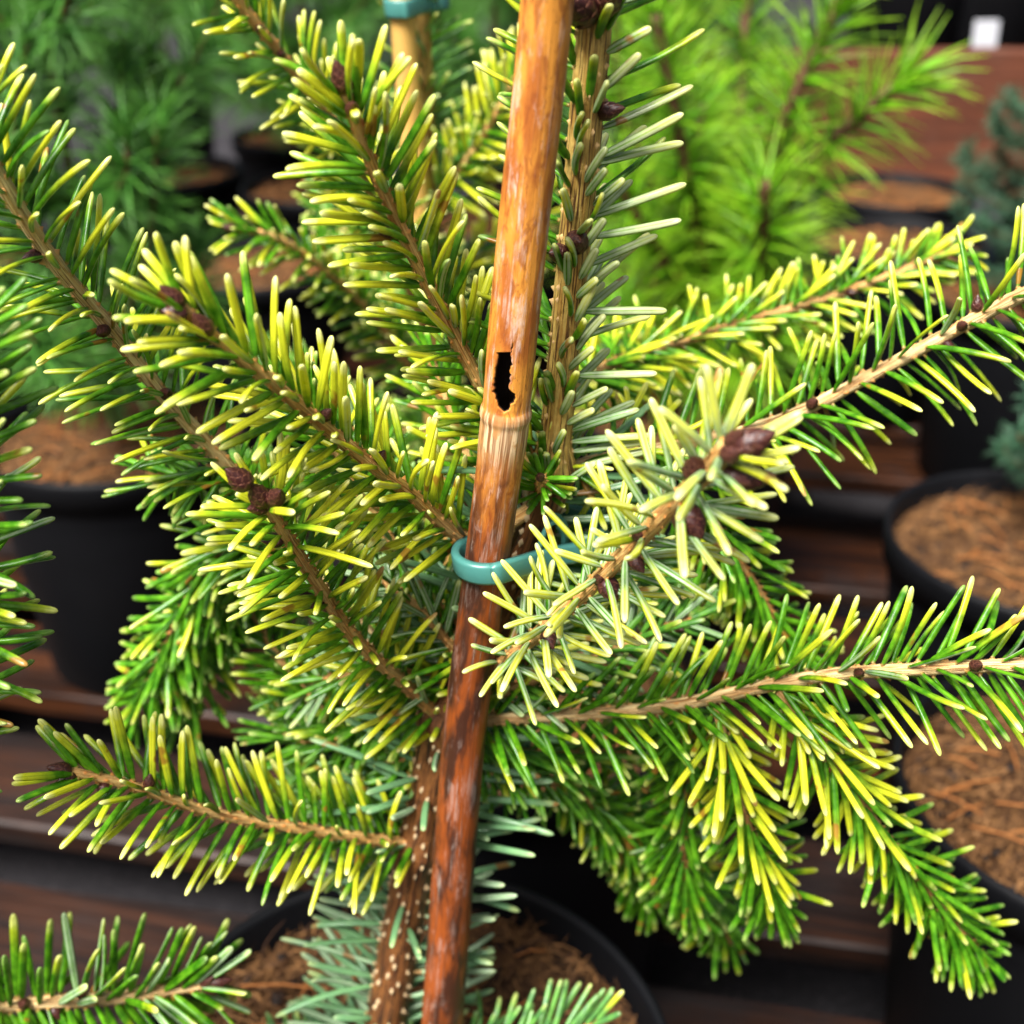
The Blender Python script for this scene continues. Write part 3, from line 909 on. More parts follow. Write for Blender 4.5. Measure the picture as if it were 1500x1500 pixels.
# left middle with the three buds
b([(650, 1055, .306), (600, 1010, .297), (520, 935, .284), (455, 840, .270), (410, 770, .259), (386, 735, .253)], .0021, .0015, dens=1.15, L=.0215, a=64, comb=.5, flat=.5, yel=.82, bend=-8, wT=.3, wZ=1, hw=.00098, buds=4, budsize=1.15, side_bud=2)
# lower left, tip pointing left
b([(612, 1235, .306), (560, 1232, .300), (450, 1215, .287), (310, 1190, .274), (190, 1150, .264), (100, 1130, .257)], .0019, .0012, dens=1.05, L=.0225, a=64, comb=.4, yel=.66, bend=-6, wT=.25, wZ=.9, hw=.00108, buds=2, side_bud=3)
# drooping green twigs under the left branches
b([(420, 790, .320), (330, 800, .330), (275, 880, .338), (232, 970, .344), (200, 1040, .348)], .0013, .0008, dens=1.15, L=.0215, a=52, flat=.55, comb=.5, yel=.22, bend=-4, wT=.2, wZ=.7, buds=0, side_bud=0, hw=.0012)
b([(450, 830, .322), (360, 830, .335), (310, 900, .343), (285, 980, .350), (262, 1060, .356)], .0013, .0008, dens=1.1, L=.0205, a=52, flat=.55, comb=.5, yel=.12, bend=-4, wT=.2, wZ=.7, buds=0, side_bud=0, hw=.0012)
b([(330, 680, .313), (265, 700, .322), (215, 690, .33)], .0012, .0008, dens=1.2, L=.017, a=52, comb=.4, yel=.3, buds=0, side_bud=0)
# darker twigs between the trunk and the left branches
b([(640, 1080, .312), (560, 1120, .322), (480, 1050, .333), (420, 980, .340), (375, 905, .345), (345, 850, .35)], .0016, .0010, dens=1.2, L=.0185, a=58, comb=.3, yel=.22, bend=-6, buds=0, side_bud=1)
b([(655, 1045, .31), (620, 930, .325), (590, 830, .335), (545, 700, .345), (520, 620, .350)], .0017, .0011, dens=1.2, L=.019, a=58, comb=.2, yel=.18, bend=-4, buds=1, side_bud=1)
b([(700, 960, .31), (620, 860, .318), (540, 740, .322), (480, 640, .320), (432, 560, .316)], .0016, .0011, dens=1.1, L=.0185, a=56, comb=.3, yel=.34, bend=-4, buds=3, side_bud=0, budsize=.9)
b([(680, 1010, .305), (600, 980, .306), (530, 985, .312), (450, 1000, .322)], .0014, .0010, dens=1.1, L=.018, a=56, comb=.2, yel=.25, flip=.35, buds=0, side_bud=0)
b([(770, 800, .31), (700, 700, .325), (660, 600, .337), (630, 520, .345)], .0016, .001, dens=1.1, L=.0185, a=56, comb=.3, yel=.35, buds=0, side_bud=0)
# right, long branch leaving at the right edge
b([(812, 690, .302), (900, 668, .312), (1030, 645, .322), (1160, 608, .326), (1330, 520, .326), (1470, 445, .322), (1620, 370, .316)], .0017, .0019, dens=.85, L=.0235, a=74, comb=.4, yel=.58, bend=-16, bendr=11, wT=.4, wZ=.8, buds=0, side_bud=4, mat='pale', tip=False, hw=.0010)
# right and further back
b([(815, 600, .302), (860, 550, .35), (940, 518, .395), (1100, 470, .420), (1260, 420, .435), (1400, 365, .445)], .0019, .0015, dens=.9, L=.0195, a=66, comb=.4, flat=.6, yel=.66, bend=-6, wT=.2, wZ=.9, start=.2, buds=2, side_bud=2)
# right, level branch with hanging twigs
b([(670, 1062, .305), (740, 1052, .298), (860, 1046, .292), (1000, 1030, .285), (1190, 992, .275), (1340, 980, .266), (1530, 972, .258)], .0018, .0018, dens=.95, L=.0220, a=62, comb=.3, yel=.50, bend=-5, wT=.5, wZ=.7, buds=0, side_bud=2, mat='pale', tip=False, hw=.0010, yel0=.35)
b([(1048, 1036, .283), (1066, 1100, .279), (1090, 1190, .281), (1118, 1270, .286), (1138, 1335, .291)], .0012, .0008, dens=1.15, L=.0225, a=42, comb=.45, fwd=.45, yel=.22, bend=-4, wT=.1, wZ=1, buds=0, side_bud=0, hw=.00112, yel0=.95)
b([(1140, 1012, .278), (1190, 1075, .274), (1250, 1160, .276), (1330, 1270, .281), (1400, 1355, .286), (1440, 1400, .289)], .0013, .0010, dens=1.1, L=.0225, a=50, comb=.35, fwd=.4, yel=.0, bend=-5, wT=.2, wZ=1, buds=1, side_bud=0, hw=.00108, yel0=.90)
b([(1000, 1034, .29), (1010, 1130, .30), (1000, 1230, .31), (1010, 1330, .32)], .0012, .0008, dens=1.0, L=.021, a=52, comb=.4, yel=.12, buds=0, side_bud=0, hw=.0012)
# foreground, rising towards the lens, undersides showing
b([(728, 978, .288), (790, 925, .272), (880, 845, .254), (960, 765, .237), (1030, 695, .223), (1072, 650, .214)], .0019, .0021, dens=.95, L=.0205, a=62, comb=0, yel=.90, bend=6, bendr=14, wT=-.55, wZ=-.35, flat=0, fwd=0, buds=1, side_bud=0, pal=.0, hw=.00105, tip=True, tipL=.8, gaps=.12)
# lower right, short twig and the green mass below it
b([(690, 1112, .309), (760, 1130, .318), (840, 1160, .328), (920, 1225, .339), (965, 1275, .346)], .0014, .0009, dens=1.1, L=.0170, a=62, comb=.1, yel=.2, bend=-4, buds=0, side_bud=0)
b([(860, 1170, .33), (960, 1230, .345), (1030, 1300, .355), (1070, 1380, .362)], .0012, .0008, dens=1.05, L=.022, a=54, comb=.3, yel=.06, buds=0, side_bud=0, hw=.0012)
b([(880, 1180, .332), (930, 1260, .35), (960, 1330, .36)], .0012, .0008, dens=1.2, L=.019, a=46, comb=.3, yel=.08, buds=0, side_bud=0, hw=.0012)
# right interior
b([(980, 655, .322), (1050, 770, .322), (1105, 855, .326), (1150, 930, .332), (1185, 985, .337)], .0013, .0010, dens=1.15, L=.0205, a=50, comb=.2, yel=.3, bend=-8, buds=0, side_bud=1)
b([(740, 950, .306), (820, 900, .312), (900, 850, .320), (980, 800, .33)], .0015, .0010, dens=1.2, L=.019, a=58, comb=.2, yel=.3, flip=.35, blu=.1, buds=0, side_bud=1)
b([(720, 1020, .302), (810, 985, .303), (900, 950, .308), (1010, 905, .316)], .0014, .0010, dens=1.25, L=.0185, a=58, comb=.1, yel=.3, flip=.35, blu=.1, buds=0, side_bud=1)
b([(745, 880, .308), (790, 830, .305), (850, 790, .31), (900, 770, .318)], .0014, .0010, dens=1.2, L=.018, a=58, comb=.1, yel=.28, flip=.35, blu=.1, buds=0, side_bud=0)
# stub facing the lens at the whorl
b([(800, 715, .300), (795, 708, .292), (792, 700, .287)], .0026, .0010, dens=1.9, L=.0085, a=62, comb=0, yel=.28, hw=.0008, bend=10, budsize=.6, buds=1, side_bud=0, tip=False, gaps=0)
# low twigs below the frame edge
b([(560, 1590, .303), (650, 1560, .295), (760, 1530, .29), (880, 1500, .288)], .0014, .0010, dens=1.1, L=.019, a=56, comb=.1, yel=.12, blu=.3, buds=0, side_bud=0)
b([(555, 1600, .304), (470, 1570, .30), (400, 1540, .298)], .0014, .0010, dens=1.1, L=.019, a=56, comb=.1, yel=.12, blu=.3, buds=0, side_bud=0)

b([(640, 1105, .310), (560, 1160, .322), (490, 1180, .336), (430, 1150, .350)], .0014, .0010, dens=1.2, L=.020, a=56, yel=.15, buds=0, side_bud=0)
b([(690, 1085, .308), (790, 1105, .318), (890, 1100, .330), (980, 1080, .342)], .0014, .0010, dens=1.2, L=.020, a=56, yel=.22, buds=0, side_bud=0)
b([(660, 1030, .308), (560, 1040, .318), (470, 1090, .335), (400, 1060, .345)], .0014, .0010, dens=1.2, L=.020, a=56, yel=.18, buds=0, side_bud=0)
b([(700, 1000, .302), (640, 920, .300), (600, 880, .302), (560, 850, .308)], .0014, .0010, dens=1.1, L=.020, a=60, yel=.22, flip=.6, buds=0, side_bud=0)
# extra buds where the photo shows them clearly on the foreground shoot
fg = [o for o in fir.children if o.name.startswith('branch')]
def bud_on(px, py, Y, d, size, fat=1.0):
    p = at(px, py, Y)
    best = min(fg, key=lambda o: min((Vector(o['_org']) + Vector(v.co) - p).length for v in list(o.data.vertices)[::24]))
    add_bud(best, best['_org'], p, d, size, fat)
for (px_, py_, Y_, d_, s_, f_) in ((1075, 660, .213, (.75, -.2, .5), 1.05, 1.2), (1062, 668, .214, (.35, -.75, .55), .75, 1.1), (1060, 690, .216, (.75, -.6, -.2), .7, 1.2), (1022, 700, .222, (-.25, -.5, .8), .95, 1.15), (1068, 700, .216, (.9, -.15, .1), 1.1, 1.0), (1000, 745, .229, (.45, -.75, -.5), .95, 1.5),
                                   (880, 850, .254, (-.1, -.8, .6), .6, 1.2), (885, 848, .253, (.4, -.7, -.55), .8, 1.3), (800, 925, .268, (.3, -.8, -.45), .65, 1.3), (940, 785, .24, (-.5, -.6, .6), .55, 1.2), (925, 815, .244, (.5, -.7, -.4), .6, 1.2), (305, 490, .243, (-.2, -.5, .8), .85, 1), (275, 462, .24, (-.9, -.3, .3), .7, 1), (365, 712, .25, (-.5, -.4, .75), .95, 1.1), (400, 735, .252, (.4, -.6, .7), .85, 1), (515, 165, .267, (.2, -.8, .5), .6, 1)):
    bud_on(px_, py_, Y_, d_, s_, f_)

# ------------------------------------------------------------------ the second fir, behind
tW2 = [at(*p) for p in [(612, -140, .535), (616, 0, .538), (622, 150, .540), (632, 350, .543), (648, 600, .545), (668, 850, .546)]]
base2 = at(690, 1010, .547); base2.z = SOIL_Z - .01
fir2 = empty('fir_tree', base2, 'second fir, blurred behind, tied to the pale cane', 'fir tree')
tW2.append(base2)
def simple_trunk(tree, W, r0, r1, mat):
    C_, q_ = smooth_path(W, 120); o_ = np.array(tree.location)
    V_, F_, co_, fr_ = tube_arrays(C_, np.linspace(r0, r1, 120), 14, .05)
    me = mesh_np('trunk', V_ - o_, F_); vattr(me, 'stem_co', co_); fattr(me, 'peg', np.zeros(len(V_))); me.materials.append(M[mat])
    return link(bpy.data.objects.new('trunk', me), tree), C_, fr_
t2, C2, fr2 = simple_trunk(fir2, tW2, .0036, .006, 'leader')
for k in range(260):
    i = int(rng.uniform(0, 80)); az = k * GOLD; r = math.cos(az) * fr2[1][i] + math.sin(az) * fr2[2][i]
    d = r * .85 - fr2[0][i] * .5
    add_needle(fir2, t2, np.array(base2), C2[i] + r * .003, d, np.array([0, -.5, .8]) + rng.normal(0, .3, 3), .02 * rng.uniform(.8, 1.1), .00105, rng.normal(0, 14), rng.normal(.3, .15), .2)
b2 = lambda *a_, **k_: branch(fir2, *a_, **k_)
b2([(640, 520, .54), (560, 330, .49), (500, 200, .455), (450, 130, .44), (400, 65, .43), (340, -10, .42), (300, -70, .415)], .0022, .0016, dens=.95, L=.0205, a=58, comb=.2, yel=.75, start=.3, buds=0, side_bud=2, bend=-6)
b2([(650, 620, .545), (560, 480, .52), (480, 400, .50), (410, 350, .485), (345, 335, .475)], .0019, .0011, dens=1.1, L=.0195, a=56, comb=.3, yel=.5, start=.2, buds=1, side_bud=1)
b2([(630, 300, .54), (680, 240, .53), (725, 170, .52), (770, 90, .515)], .0017, .0011, dens=1.4, L=.022, a=58, comb=.2, yel=.8, buds=0, side_bud=0)
b2([(640, 420, .545), (690, 380, .555), (740, 360, .565), (800, 310, .57)], .0017, .0011, dens=1.4, L=.022, a=58, comb=.2, yel=.7, buds=0, side_bud=0)
b2([(655, 640, .545), (560, 620, .56), (470, 570, .575), (380, 520, .59)], .0017, .0011, dens=1.2, L=.019, a=58, comb=.2, yel=.15, buds=0, side_bud=0)
b2([(660, 720, .545), (780, 640, .56), (870, 540, .57), (940, 500, .57)], .0017, .0011, dens=1.2, L=.019, a=58, comb=.2, yel=.55, buds=0, side_bud=0)
b2([(660, 760, .545), (560, 760, .535), (450, 720, .53), (350, 690, .53)], .0017, .0011, dens=1.2, L=.019, a=58, comb=.2, yel=.1, buds=0, side_bud=0)
b2([(630, 480, .545), (570, 420, .58), (520, 360, .60), (470, 300, .62)], .0017, .0011, dens=1.2, L=.019, a=58, comb=.2, yel=.3, buds=0, side_bud=0)
b2([(665, 800, .545), (800, 830, .53), (930, 860, .53), (1040, 880, .53)], .0017, .0011, dens=1.2, L=.019, a=58, comb=.2, yel=.1, buds=0, side_bud=0)
b2([(668, 830, .545), (560, 900, .53), (470, 950, .52), (400, 1010, .52)], .0017, .0011, dens=1.2, L=.019, a=58, comb=.2, yel=.1, buds=0, side_bud=0)

# ------------------------------------------------------------------ the fir at the left edge
base3 = Vector((-.30, .30, 0.0)); base3.z = SOIL_Z - .01
fir3 = empty('fir_tree', base3, 'dark green fir reaching in from the left edge', 'fir tree')
pot(-.30, .30, 'black pot of the fir at the left, outside the lower left corner', 1.1)
t3, C3, fr3 = simple_trunk(fir3, [Vector((-.29, .30, .62)), Vector((-.295, .30, .4)), base3], .004, .007, 'old')
b3 = lambda *a_, **k_: branch(fir3, *a_, **k_)
p_at = lambda px_, py_, Y_: at(px_, py_, Y_)
b3([Vector((-.296, .30, .30)), at(-260, 1520, .285), at(-110, 1500, .276), at(20, 1472, .274), at(160, 1462, .276), at(305, 1440, .279)], .0023, .0019, dens=1.15, L=.028, a=84, comb=.0, yel=.20, bend=-3, bendr=6, wT=.5, wZ=.2, buds=4, side_bud=3, world_pts=True, hw=.00150, mat='pale', lift=.3, flat=.6, face=(0, -1, .1), start=.35, budsize=1.15)
b3([Vector((-.294, .30, .40)), at(-300, 1230, .27), at(-130, 1130, .25), at(-75, 1000, .243), at(-58, 850, .24), at(-52, 680, .238), at(-50, 520, .238), at(-48, 460, .238)], .0019, .0014, dens=1.15, L=.0200, a=70, comb=.0, yel=.22, bend=-6, bendr=12, wT=.5, wZ=.5, flip=.2, buds=1, side_bud=1, world_pts=True, start=.3)

# ------------------------------------------------------------------ ties
cc, cr = cane_at(CANE_C, CANE_RAD, 818); tc, tr_ = tp(800)
pts_t = []
e = .0022
# start behind the cane, round its left and front, across to the trunk, round the trunk and back
for a in np.linspace(R(75), R(300), 12): pts_t.append(Vector((cc[0] + (cr + e) * math.cos(a), cc[1] + (cr + e) * math.sin(a), cc[2])))
mid = at(800, 818, .292); pts_t.append(mid)
for a in np.linspace(R(-70), R(200), 11): pts_t.append(Vector((tc[0] + .012 + (tr_ + .004) * math.cos(a), tc[1] + .002 + (tr_ + .003) * math.sin(a), mid.z + .0004 + .003 * (a / 3))))
tie = strap(pts_t, .0058, .0024, '')
link(tie); tag(tie, 'green plastic tie looped round the dark cane and fir trunk', 'plant tie')
# upright tongue of the tie beside the trunk
tl = []
for (x_, y_, Y_) in ((795, 850, .295), (790, 815, .2925), (798, 780, .293), (812, 762, .295), (826, 775, .298), (828, 800, .300)):
    tl.append(at(x_, y_, Y_))
def ribbon(P, w, th, mat, nm):
    C_, q_ = smooth_path(P, 40); T_ = np.gradient(C_, axis=0); T_ /= np.linalg.norm(T_, axis=1)[:, None]
    Yv = np.array([.35, 1.0, .1]); S_ = Yv - T_ * (T_ @ Yv)[:, None]; S_ /= np.linalg.norm(S_, axis=1)[:, None]; U_ = np.cross(S_, T_)
    sec = [(-.5, -.4), (-.5, .4), (-.4, .5), (.4, .5), (.5, .4), (.5, -.4), (.4, -.5), (-.4, -.5)]
    V_ = np.stack([C_ + S_ * (a_ * w) + U_ * (b_ * th) for a_, b_ in sec], 1).reshape(-1, 3); F_ = []
    for i in range(39):
        for j in range(8): F_.append((i * 8 + j, i * 8 + (j + 1) % 8, (i + 1) * 8 + (j + 1) % 8, (i + 1) * 8 + j))
    F_.append(tuple(range(7, -1, -1))); F_.append(tuple(range(39 * 8, 40 * 8)))
    me = mesh_np(nm, V_ - np.array(tie.location), F_); me.materials.append(mat); return bpy.data.objects.new(nm, me)
link(ribbon(tl, .0042, .0014, M['tie'], 'tongue'), tie)
cc2, cr2 = cane_at(CANE2_C, CANE2_RAD, 8); i2 = int(np.argmin(abs(project(C2)[1] - 5))); tc2 = C2[i2]
pt2 = [Vector((cc2[0] + (cr2 + .001) * math.cos(a), cc2[1] + (cr2 + .001) * math.sin(a), cc2[2])) for a in np.linspace(R(90), R(300), 10)]
pt2 += [Vector((tc2[0] + .003 + .008 * math.cos(a), tc2[1] + .008 * math.sin(a), cc2[2] + .001)) for a in np.linspace(R(-80), R(200), 10)]
tie2 = strap(pt2, .0065, .0018, '')
link(tie2); tag(tie2, 'green plastic tie at the top edge on the pale cane', 'plant tie')

# ------------------------------------------------------------------ fir needles: the 300 that show largest become objects, the rest one mesh per tree
def clear_of_cane():
    keep = []
    CC = CANE_C[::6]; RR = CANE_RAD[::6]
    for nd in NEEDLES:
        bad = False
        for t in (.15, .45, .75, 1.0):
            p = nd['p'] + nd['M'][:, 2] * nd['L'] * t
            d2 = ((CC - p) ** 2).sum(1); i = int(d2.argmin())
            if d2[i] < (RR[i] + .0004) ** 2: bad = True; break
        if not bad: keep.append(nd)
    NEEDLES[:] = keep
clear_of_cane()
def finish_needles():
    n = len(NEEDLES)
    P = np.array([d['p'] for d in NEEDLES]); D = np.array([d['M'][:, 2] for d in NEEDLES]); Y = np.array([d['M'][:, 1] for d in NEEDLES])
    L = np.array([d['L'] for d in NEEDLES]); bd = np.radians([d['bend'] for d in NEEDLES]); hw = np.array([d['hw'] for d in NEEDLES])
    K = 14; cell = 5
    gx = np.arange(-1, 1); buf = np.full((1500 // cell + 2, 1500 // cell + 2), 9.0)
    samples = []
    for k in range(K):
        t = (k + .5) / K
        pt = P + D * (L * t)[:, None] + Y * (L * bd * t * t / 2)[:, None]
        x, y, z = project(pt)
        samples.append((x, y, z))
    def splat(x, y, z):
        ix = np.clip((x / cell).astype(int), 0, buf.shape[1] - 1); iy = np.clip((y / cell).astype(int), 0, buf.shape[0] - 1)
        ok = (x > 0) & (x < 1500) & (y > 0) & (y < 1500)
        np.minimum.at(buf, (iy[ok], ix[ok]), z[ok])
    for s in samples:
        splat(*s)
    for (Cc, rr) in ((CANE_C, CANE_RAD), (TR_C, TR_R)):
        x, y, z = project(Cc)
        for o in np.linspace(-.95, .95, 17): splat(x + o * rr * FOC / z, y, z - rr)
    score = np.zeros(n)
    for (x, y, z) in samples:
        ok = (x > 0) & (x < 1499) & (y > 0) & (y < 1499)
        ix = np.clip((x / cell).astype(int), 0, buf.shape[1] - 1); iy = np.clip((y / cell).astype(int), 0, buf.shape[0] - 1)
        score += ok * (z < buf[iy, ix] + .003)
    x0, y0, z0 = samples[0]; x1, y1, z1 = samples[-1]
    plen = np.hypot(x1 - x0, y1 - y0); pw = 2 * hw * FOC / z1
    score = score / K * plen * pw
    score[pw < 7.0] = 0
    for tree in {d['tree'].name: d['tree'] for d in NEEDLES}.values():
        idx = [i for i in range(n) if NEEDLES[i]['tree'] == tree]
        best = sorted([i for i in idx if score[i] > 60], key=lambda i: -score[i])[:300]
        bs = set(best)
        for i in best:
            nd = NEEDLES[i]; me, ml, mh = needle_mesh(nd)
            o = bpy.data.objects.new('needle', me)
            sx = nd['hw'] / mh
            m4 = Matrix.Translation(Vector(nd['p'] - nd['origin'])) @ Matrix([[*r_] for r_ in nd['M'].tolist()]).to_4x4() @ Matrix.Diagonal((sx, 1.0, nd['L'] / ml, 1))
            o.matrix_local = m4
            link(o, nd['parent'])
            o.matrix_local = m4
        rest = [i for i in idx if i not in bs]
        if not rest: continue
        nv = len(NPROTO[4][1]); to = np.array(tree.location)
        VV = np.empty((len(rest), nv, 3)); tt = np.empty((len(rest), nv)); ssx = np.empty_like(tt); uu = np.empty_like(tt)
        for k, i in enumerate(rest):
            nd = NEEDLES[i]
            VV[k] = needle_coords(nd['bend'], nd['L'], nd['hw']) @ nd['M'].T + nd['p'] - to
            _, tt[k], ssx[k], uu[k] = NPROTO[nd['bend']]
        FF = (NFACE[None] + (np.arange(len(rest)) * nv)[:, None, None]).reshape(-1, 4)
        me = mesh_np('needles', VV.reshape(-1, 3), FF)
        fattr(me, 't', tt); fattr(me, 's', ssx); fattr(me, 'up', uu)
        for nm in ('yel', 'blu', 'pal'):
            fattr(me, nm, np.repeat([NEEDLES[i][nm] for i in rest], nv))
        me.materials.append(M['needle'])
        o = link(bpy.data.objects.new('needles', me), tree); o['kind'] = 'stuff'
    print('fir needles', n, 'as objects', len([1 for o in bpy.data.objects if o.name.startswith('needle') and not o.name.startswith('needles')]))
finish_needles()

# ------------------------------------------------------------------ pines and spruces in the background
def foliage_mesh(shoots, L, w, ang, dens, seg=3, bendk=.15, spread=.3):
    """many thin three sided needles along the given shoots [(C, T, N, B)]"""
    Vs, Fs, ts, rs = [], [], [], []; b0 = 0
    for (Cc, Tt, Nn, Bb) in shoots:
        ln = np.linalg.norm(np.diff(Cc, axis=0), axis=1).sum()
        m = int(ln * 1000 * dens)
        ss = rng.random(m); x = ss * (len(Cc) - 1); i = np.minimum(len(Cc) - 2, x.astype(int)); fr = (x - i)[:, None]
        c = Cc[i] * (1 - fr) + Cc[i + 1] * fr
        az = np.arange(m) * GOLD + rng.uniform(-.3, .3, m)
        r = np.cos(az)[:, None] * Nn[i] + np.sin(az)[:, None] * Bb[i]
        a = np.radians(ang * (1 - .5 * np.clip((ss - .75) / .25, 0, 1)) + rng.normal(0, ang * spread * .5, m))[:, None]
        d = r * np.sin(a) + Tt[i] * np.cos(a) + rng.normal(0, .06, (m, 3)); d /= np.linalg.norm(d, axis=1)[:, None]
        sd = np.cross(d, Tt[i] + rng.normal(0, .3, (m, 3))); sd /= np.linalg.norm(sd, axis=1)[:, None]; up = np.cross(sd, d)
        LL = (L * rng.uniform(.75, 1.12, m))[:, None]; bk = rng.normal(bendk, .12, m)[:, None]
        ring_ = []
        for k in range(seg + 1):
            t = k / seg; ww = w * (1 - .85 * t ** 3)
            cen = c + d * LL * t - up * LL * bk * t * t + np.array([0, 0, -.08]) * LL * t * t
            for q_ in range(3):
                an = q_ * 2.0944
                ring_.append(cen + sd * math.cos(an) * ww + up * math.sin(an) * ww * .7)
        ring_ = np.stack(ring_, 1)
        rr = rng.random(m)
        nv = 3 * (seg + 1)
        f = []
        for k in range(seg):
            for q_ in range(3):
                f.append((k * 3 + q_, k * 3 + (q_ + 1) % 3, k * 3 + 3 + (q_ + 1) % 3, k * 3 + 3 + q_))
        f = np.array(f)
        Vs.append(ring_.reshape(-1, 3)); Fs.append((f[None] + (np.arange(m) * nv)[:, None, None]).reshape(-1, 4) + b0); b0 += m * nv
        ts.append(np.tile(np.repeat(np.arange(seg + 1) / seg, 3), m)); rs.append(np.repeat(rr, nv))
    me = mesh_np('foliage', np.concatenate(Vs), np.concatenate(Fs))
    fattr(me, 't', np.concatenate(ts)); fattr(me, 'rnd', np.concatenate(rs))
    return me

def conifer(name, base_v, trunk, shoots_w, leaf, L, w, ang, dens, label, cat, r0=.005, rs=.0026, group=None):
    root = empty(name, base_v, label, cat, group); o_ = np.array(base_v)
    Cc, q_ = smooth_path(trunk, 50); Vv, Ff, co_, fr_ = tube_arrays(Cc, np.linspace(r0, rs, 50), 12, .06)
    me = mesh_np('trunk', Vv - o_, Ff); me.materials.append(M['barkdark']); link(bpy.data.objects.new('trunk', me), root)
    fol = []
    for sw in shoots_w:
        Cs, _ = smooth_path(sw, 24); Vv, Ff, co_, fr = tube_arrays(Cs, np.linspace(rs, rs * .7, 24), 8, .08)
        me = mesh_np('shoot', Vv - o_, Ff); me.materials.append(M['barkdark']); link(bpy.data.objects.new('shoot', me), root)
        fol.append((Cs - o_, fr[0], fr[1], fr[2]))
    me = foliage_mesh(fol, L, w, ang, dens); me.materials.append(M[leaf])
    o = link(bpy.data.objects.new('foliage', me), root); o['kind'] = 'stuff'
    return root

def pine_random(base_v, h, n_wh, reach, up, rnd, trunk_top=None, per=5, short=.09):
    """trunk and shoots of a bushy young pine"""
    rr = random.Random(rnd)
    top = trunk_top or (Vector(base_v) + Vector((rr.uniform(-.02, .02), rr.uniform(-.02, .02), h)))
    tr = [Vector(base_v), Vector(base_v).lerp(top, .5) + Vector((rr.uniform(-.01, .01), 0, 0)), top]
    sh = [[Vector(base_v).lerp(top, .75), top, top + Vector((0, 0, short * .6))]]
    for k in range(n_wh):
        t = .25 + .72 * k / max(1, n_wh - 1); o_ = Vector(base_v).lerp(top, t)
        for j in range(per):
            a = j * 6.283 / per + k * 1.1 + rr.uniform(-.3, .3); ln = reach * (1.15 - .55 * t) * rr.uniform(.75, 1.15)
            d = Vector((math.cos(a), math.sin(a), up + rr.uniform(-.15, .25))).normalized()
            e = o_ + d * ln
            sh.append([o_, o_ + d * ln * .5 - Vector((0, 0, .008)), e, e + Vector((d.x * .2, d.y * .2, .9)) * short * rr.uniform(.3, .6)])
    return tr, sh

# bright pine: the shoots the photo shows, then others round the same trunk
bp = Vector((.135, .93, SOIL_Z - .01))
tr, sh = pine_random(bp, .20, 1, .10, .6, 5, per=5)
for s_ in ([(1060, 470, .92), (1105, 300, .88), (1160, 150, .86), (1240, -20, .85)], [(1080, 460, .92), (1180, 250, .87), (1260, 170, .85), (1330, 110, .84)],
           [(1070, 500, .92), (1105, 420, .86), (1118, 340, .83), (1122, 265, .815)], [(1050, 470, .93), (1020, 330, .90), (990, 170, .88), (960, 20, .87)],
           [(1050, 480, .92), (960, 360, .90), (905, 270, .88)], [(1060, 480, .95), (1080, 250, 1.0), (1090, 60, 1.02), (1100, -60, 1.03)], [(1040, 500, .93), (960, 440, .93), (900, 380, .94)],
           [(1050, 420, .95), (1010, 150, .98), (980, -40, 1.0)], [(1040, 430, .95), (920, 180, .97), (900, 20, .98)]):
    sh.append([at(*p) for p in s_])
conifer('pine_tree', bp, tr, sh, 'pine', .052, .00125, 56, 1.25, 'bright lime green long needled pine, blurred behind the trunk on the right', 'pine tree', rs=.0055)
# dark pine at the left
dp = Vector((-.305, .87, SOIL_Z - .01))
tr, sh = pine_random(dp, .36, 3, .11, .5, 9, trunk_top=at(62, 20, .88), per=4)
for s_ in ([(110, 560, .87), (190, 450, .86), (222, 330, .85), (232, 170, .84)], [(100, 500, .87), (150, 360, .88), (170, 200, .9), (180, 60, .92)], [(100, 400, .88), (230, 180, .93), (300, 60, .95), (330, -20, .95)],
           [(110, 580, .87), (200, 540, .86), (260, 430, .87), (280, 360, .87)], [(100, 450, .88), (40, 300, .86), (20, 180, .85), (40, 60, .84)]):
    sh.append([at(*p) for p in s_])
conifer('pine_tree', dp, tr, sh, 'pine_dark', .042, .0012, 54, 1.3, 'dark green bushy pine standing in the left black pot', 'pine tree')
# further pines filling the bench behind
for k, (x_, y_, h_, rs_, lab) in enumerate(((-.26, 1.66, .44, 21, 'dark pine standing behind the bare orange soil pot, upper left'), (-.02, 1.5, .46, 22, 'dark pine behind the pale cane at the top of the picture'),
                                          (-.62, 1.35, .45, 23, 'dark pine at the far left edge of the background'), (.20, 1.75, .48, 24, 'dark pine far behind the bright pine'), (-.34, 2.0, .55, 25, 'farthest dark pine at the upper left'))):
    pb = Vector((x_, y_, SOIL_Z - .01))
    tr, sh = pine_random(pb, h_, 5, .17, .45, rs_, per=6)
    conifer('pine_tree', pb, tr, sh, 'pine_dark', .048, .0011, 48, 1.1, lab, 'pine tree', group='dark pines behind')
    pot(x_, y_, ['black pot behind the bare orange soil pot, upper left', 'black pot far behind the pale cane', 'black pot at the far left of the background', 'black pot far behind the bright pine', 'farthest black pot at the upper left'][k], k * 1.3)
def copy_tree(o, parent=None):
    c = o.copy(); scene.collection.objects.link(c); c.parent = parent
    for ch in o.children: copy_tree(ch, c)
    return c
far = [o for o in scene.objects if o.get('group') == 'dark pines behind']
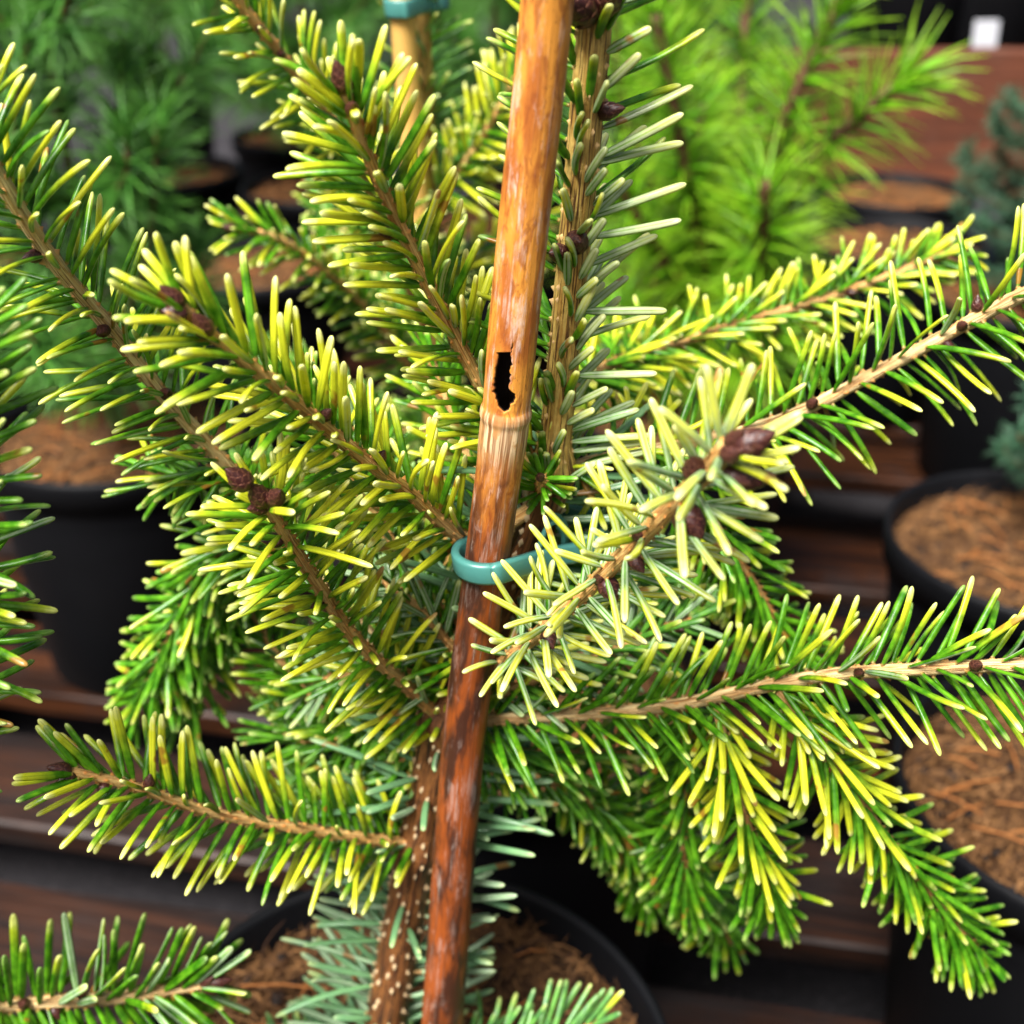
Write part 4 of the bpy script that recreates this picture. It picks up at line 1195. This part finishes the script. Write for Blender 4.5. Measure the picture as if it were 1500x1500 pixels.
for k, (x_, y_, rz_, lab) in enumerate(((-1.05, 2.3, 1.0, 'far dark pine at the top left corner'), (-.72, 2.7, 2.1, 'far dark pine, second row, upper left'), (-.15, 2.6, 3.3, 'far dark pine in the gap right of the upper left branch'),
                                     (.30, 2.5, 4.2, 'far dark pine straight behind the leader shoot'), (-.48, 1.75, .6, 'far dark pine between the upper left pots'), (.02, 2.05, 5.1, 'far dark pine behind the pale cane'))):
    c = copy_tree(far[k % len(far)]); c.location = (x_, y_, SOIL_Z - .01); c.rotation_euler = (0, 0, rz_); c['label'] = lab
    pot(x_, y_, 'black pot of the ' + lab, rz_)
# blue green spruces
def spruce(bx, by, h, reach, rnd, label):
    pb = Vector((bx, by, SOIL_Z - .01))
    tr, sh = pine_random(pb, h, 6, reach, .25, rnd, per=6, short=.02)
    conifer('spruce_tree', pb, tr, sh, 'spruce', .014, .0008, 58, 2.8, label, 'spruce tree', r0=.005, rs=.0016)
spruce(.53, 1.20, .20, .10, 31, 'small blue green spruce in front of the red board, upper right')
spruce(.395, .71, .18, .085, 32, 'blue green spruce above the bare compost pot at the right edge')

# ------------------------------------------------------------------ red board, pots and label at the upper right
bl = at(1290, 72, 1.75); br_ = at(1720, 100, 1.75); bb = at(1400, 275, 1.75)
crate = empty('timber_edging', ((bl.x + br_.x) / 2, 1.75, GROUND_Z), 'red brown timber board edging a bench at the upper right', 'timber board')
hgt = bl.z - bb.z
me = box_mesh('board', 1.5, .03, hgt, M['redwood'], .003)
o = link(bpy.data.objects.new('board', me), crate); o.location = (.2, 0, (bl.z + bb.z) / 2 - GROUND_Z)
me = box_mesh('post', bb.z - GROUND_Z + hgt * .8, .05, .05, M['wood'], .003)
for dx in (-.35, .25, .85):
    o = link(bpy.data.objects.new('post', me), crate); o.rotation_euler = (0, math.pi / 2, 0); o.location = (dx, .042, (bb.z - GROUND_Z + hgt * .8) / 2)
me = box_mesh('shelf', 1.5, .5, .02, M['wood'], .003)
o = link(bpy.data.objects.new('shelf', me), crate); o.location = (.2, .285, bl.z - .04 - GROUND_Z)
zsh = bl.z - .03
for (px_, lab) in ((1330, 'black pot on the bench above the red board, left of the label'), (1445, 'black pot with a white label on the bench above the red board'), (1575, 'black pot on the bench at the right edge')):
    c = at(px_, 60, 1.90)
    pot(c.x, 1.92, lab, px_, z=zsh + .002)
lp = at(1443, 56, 1.803)
me = box_mesh('plant_label', .034, .0012, .046, M['white'], .0004, .0002)
o = link(bpy.data.objects.new('plant_label', me)); o.location = lp; o.rotation_euler = (R(-5), 0, R(2)); tag(o, 'white plastic label on a black pot at the upper right', 'plant label')

for o in scene.objects:
    if '_org' in o: del o['_org']
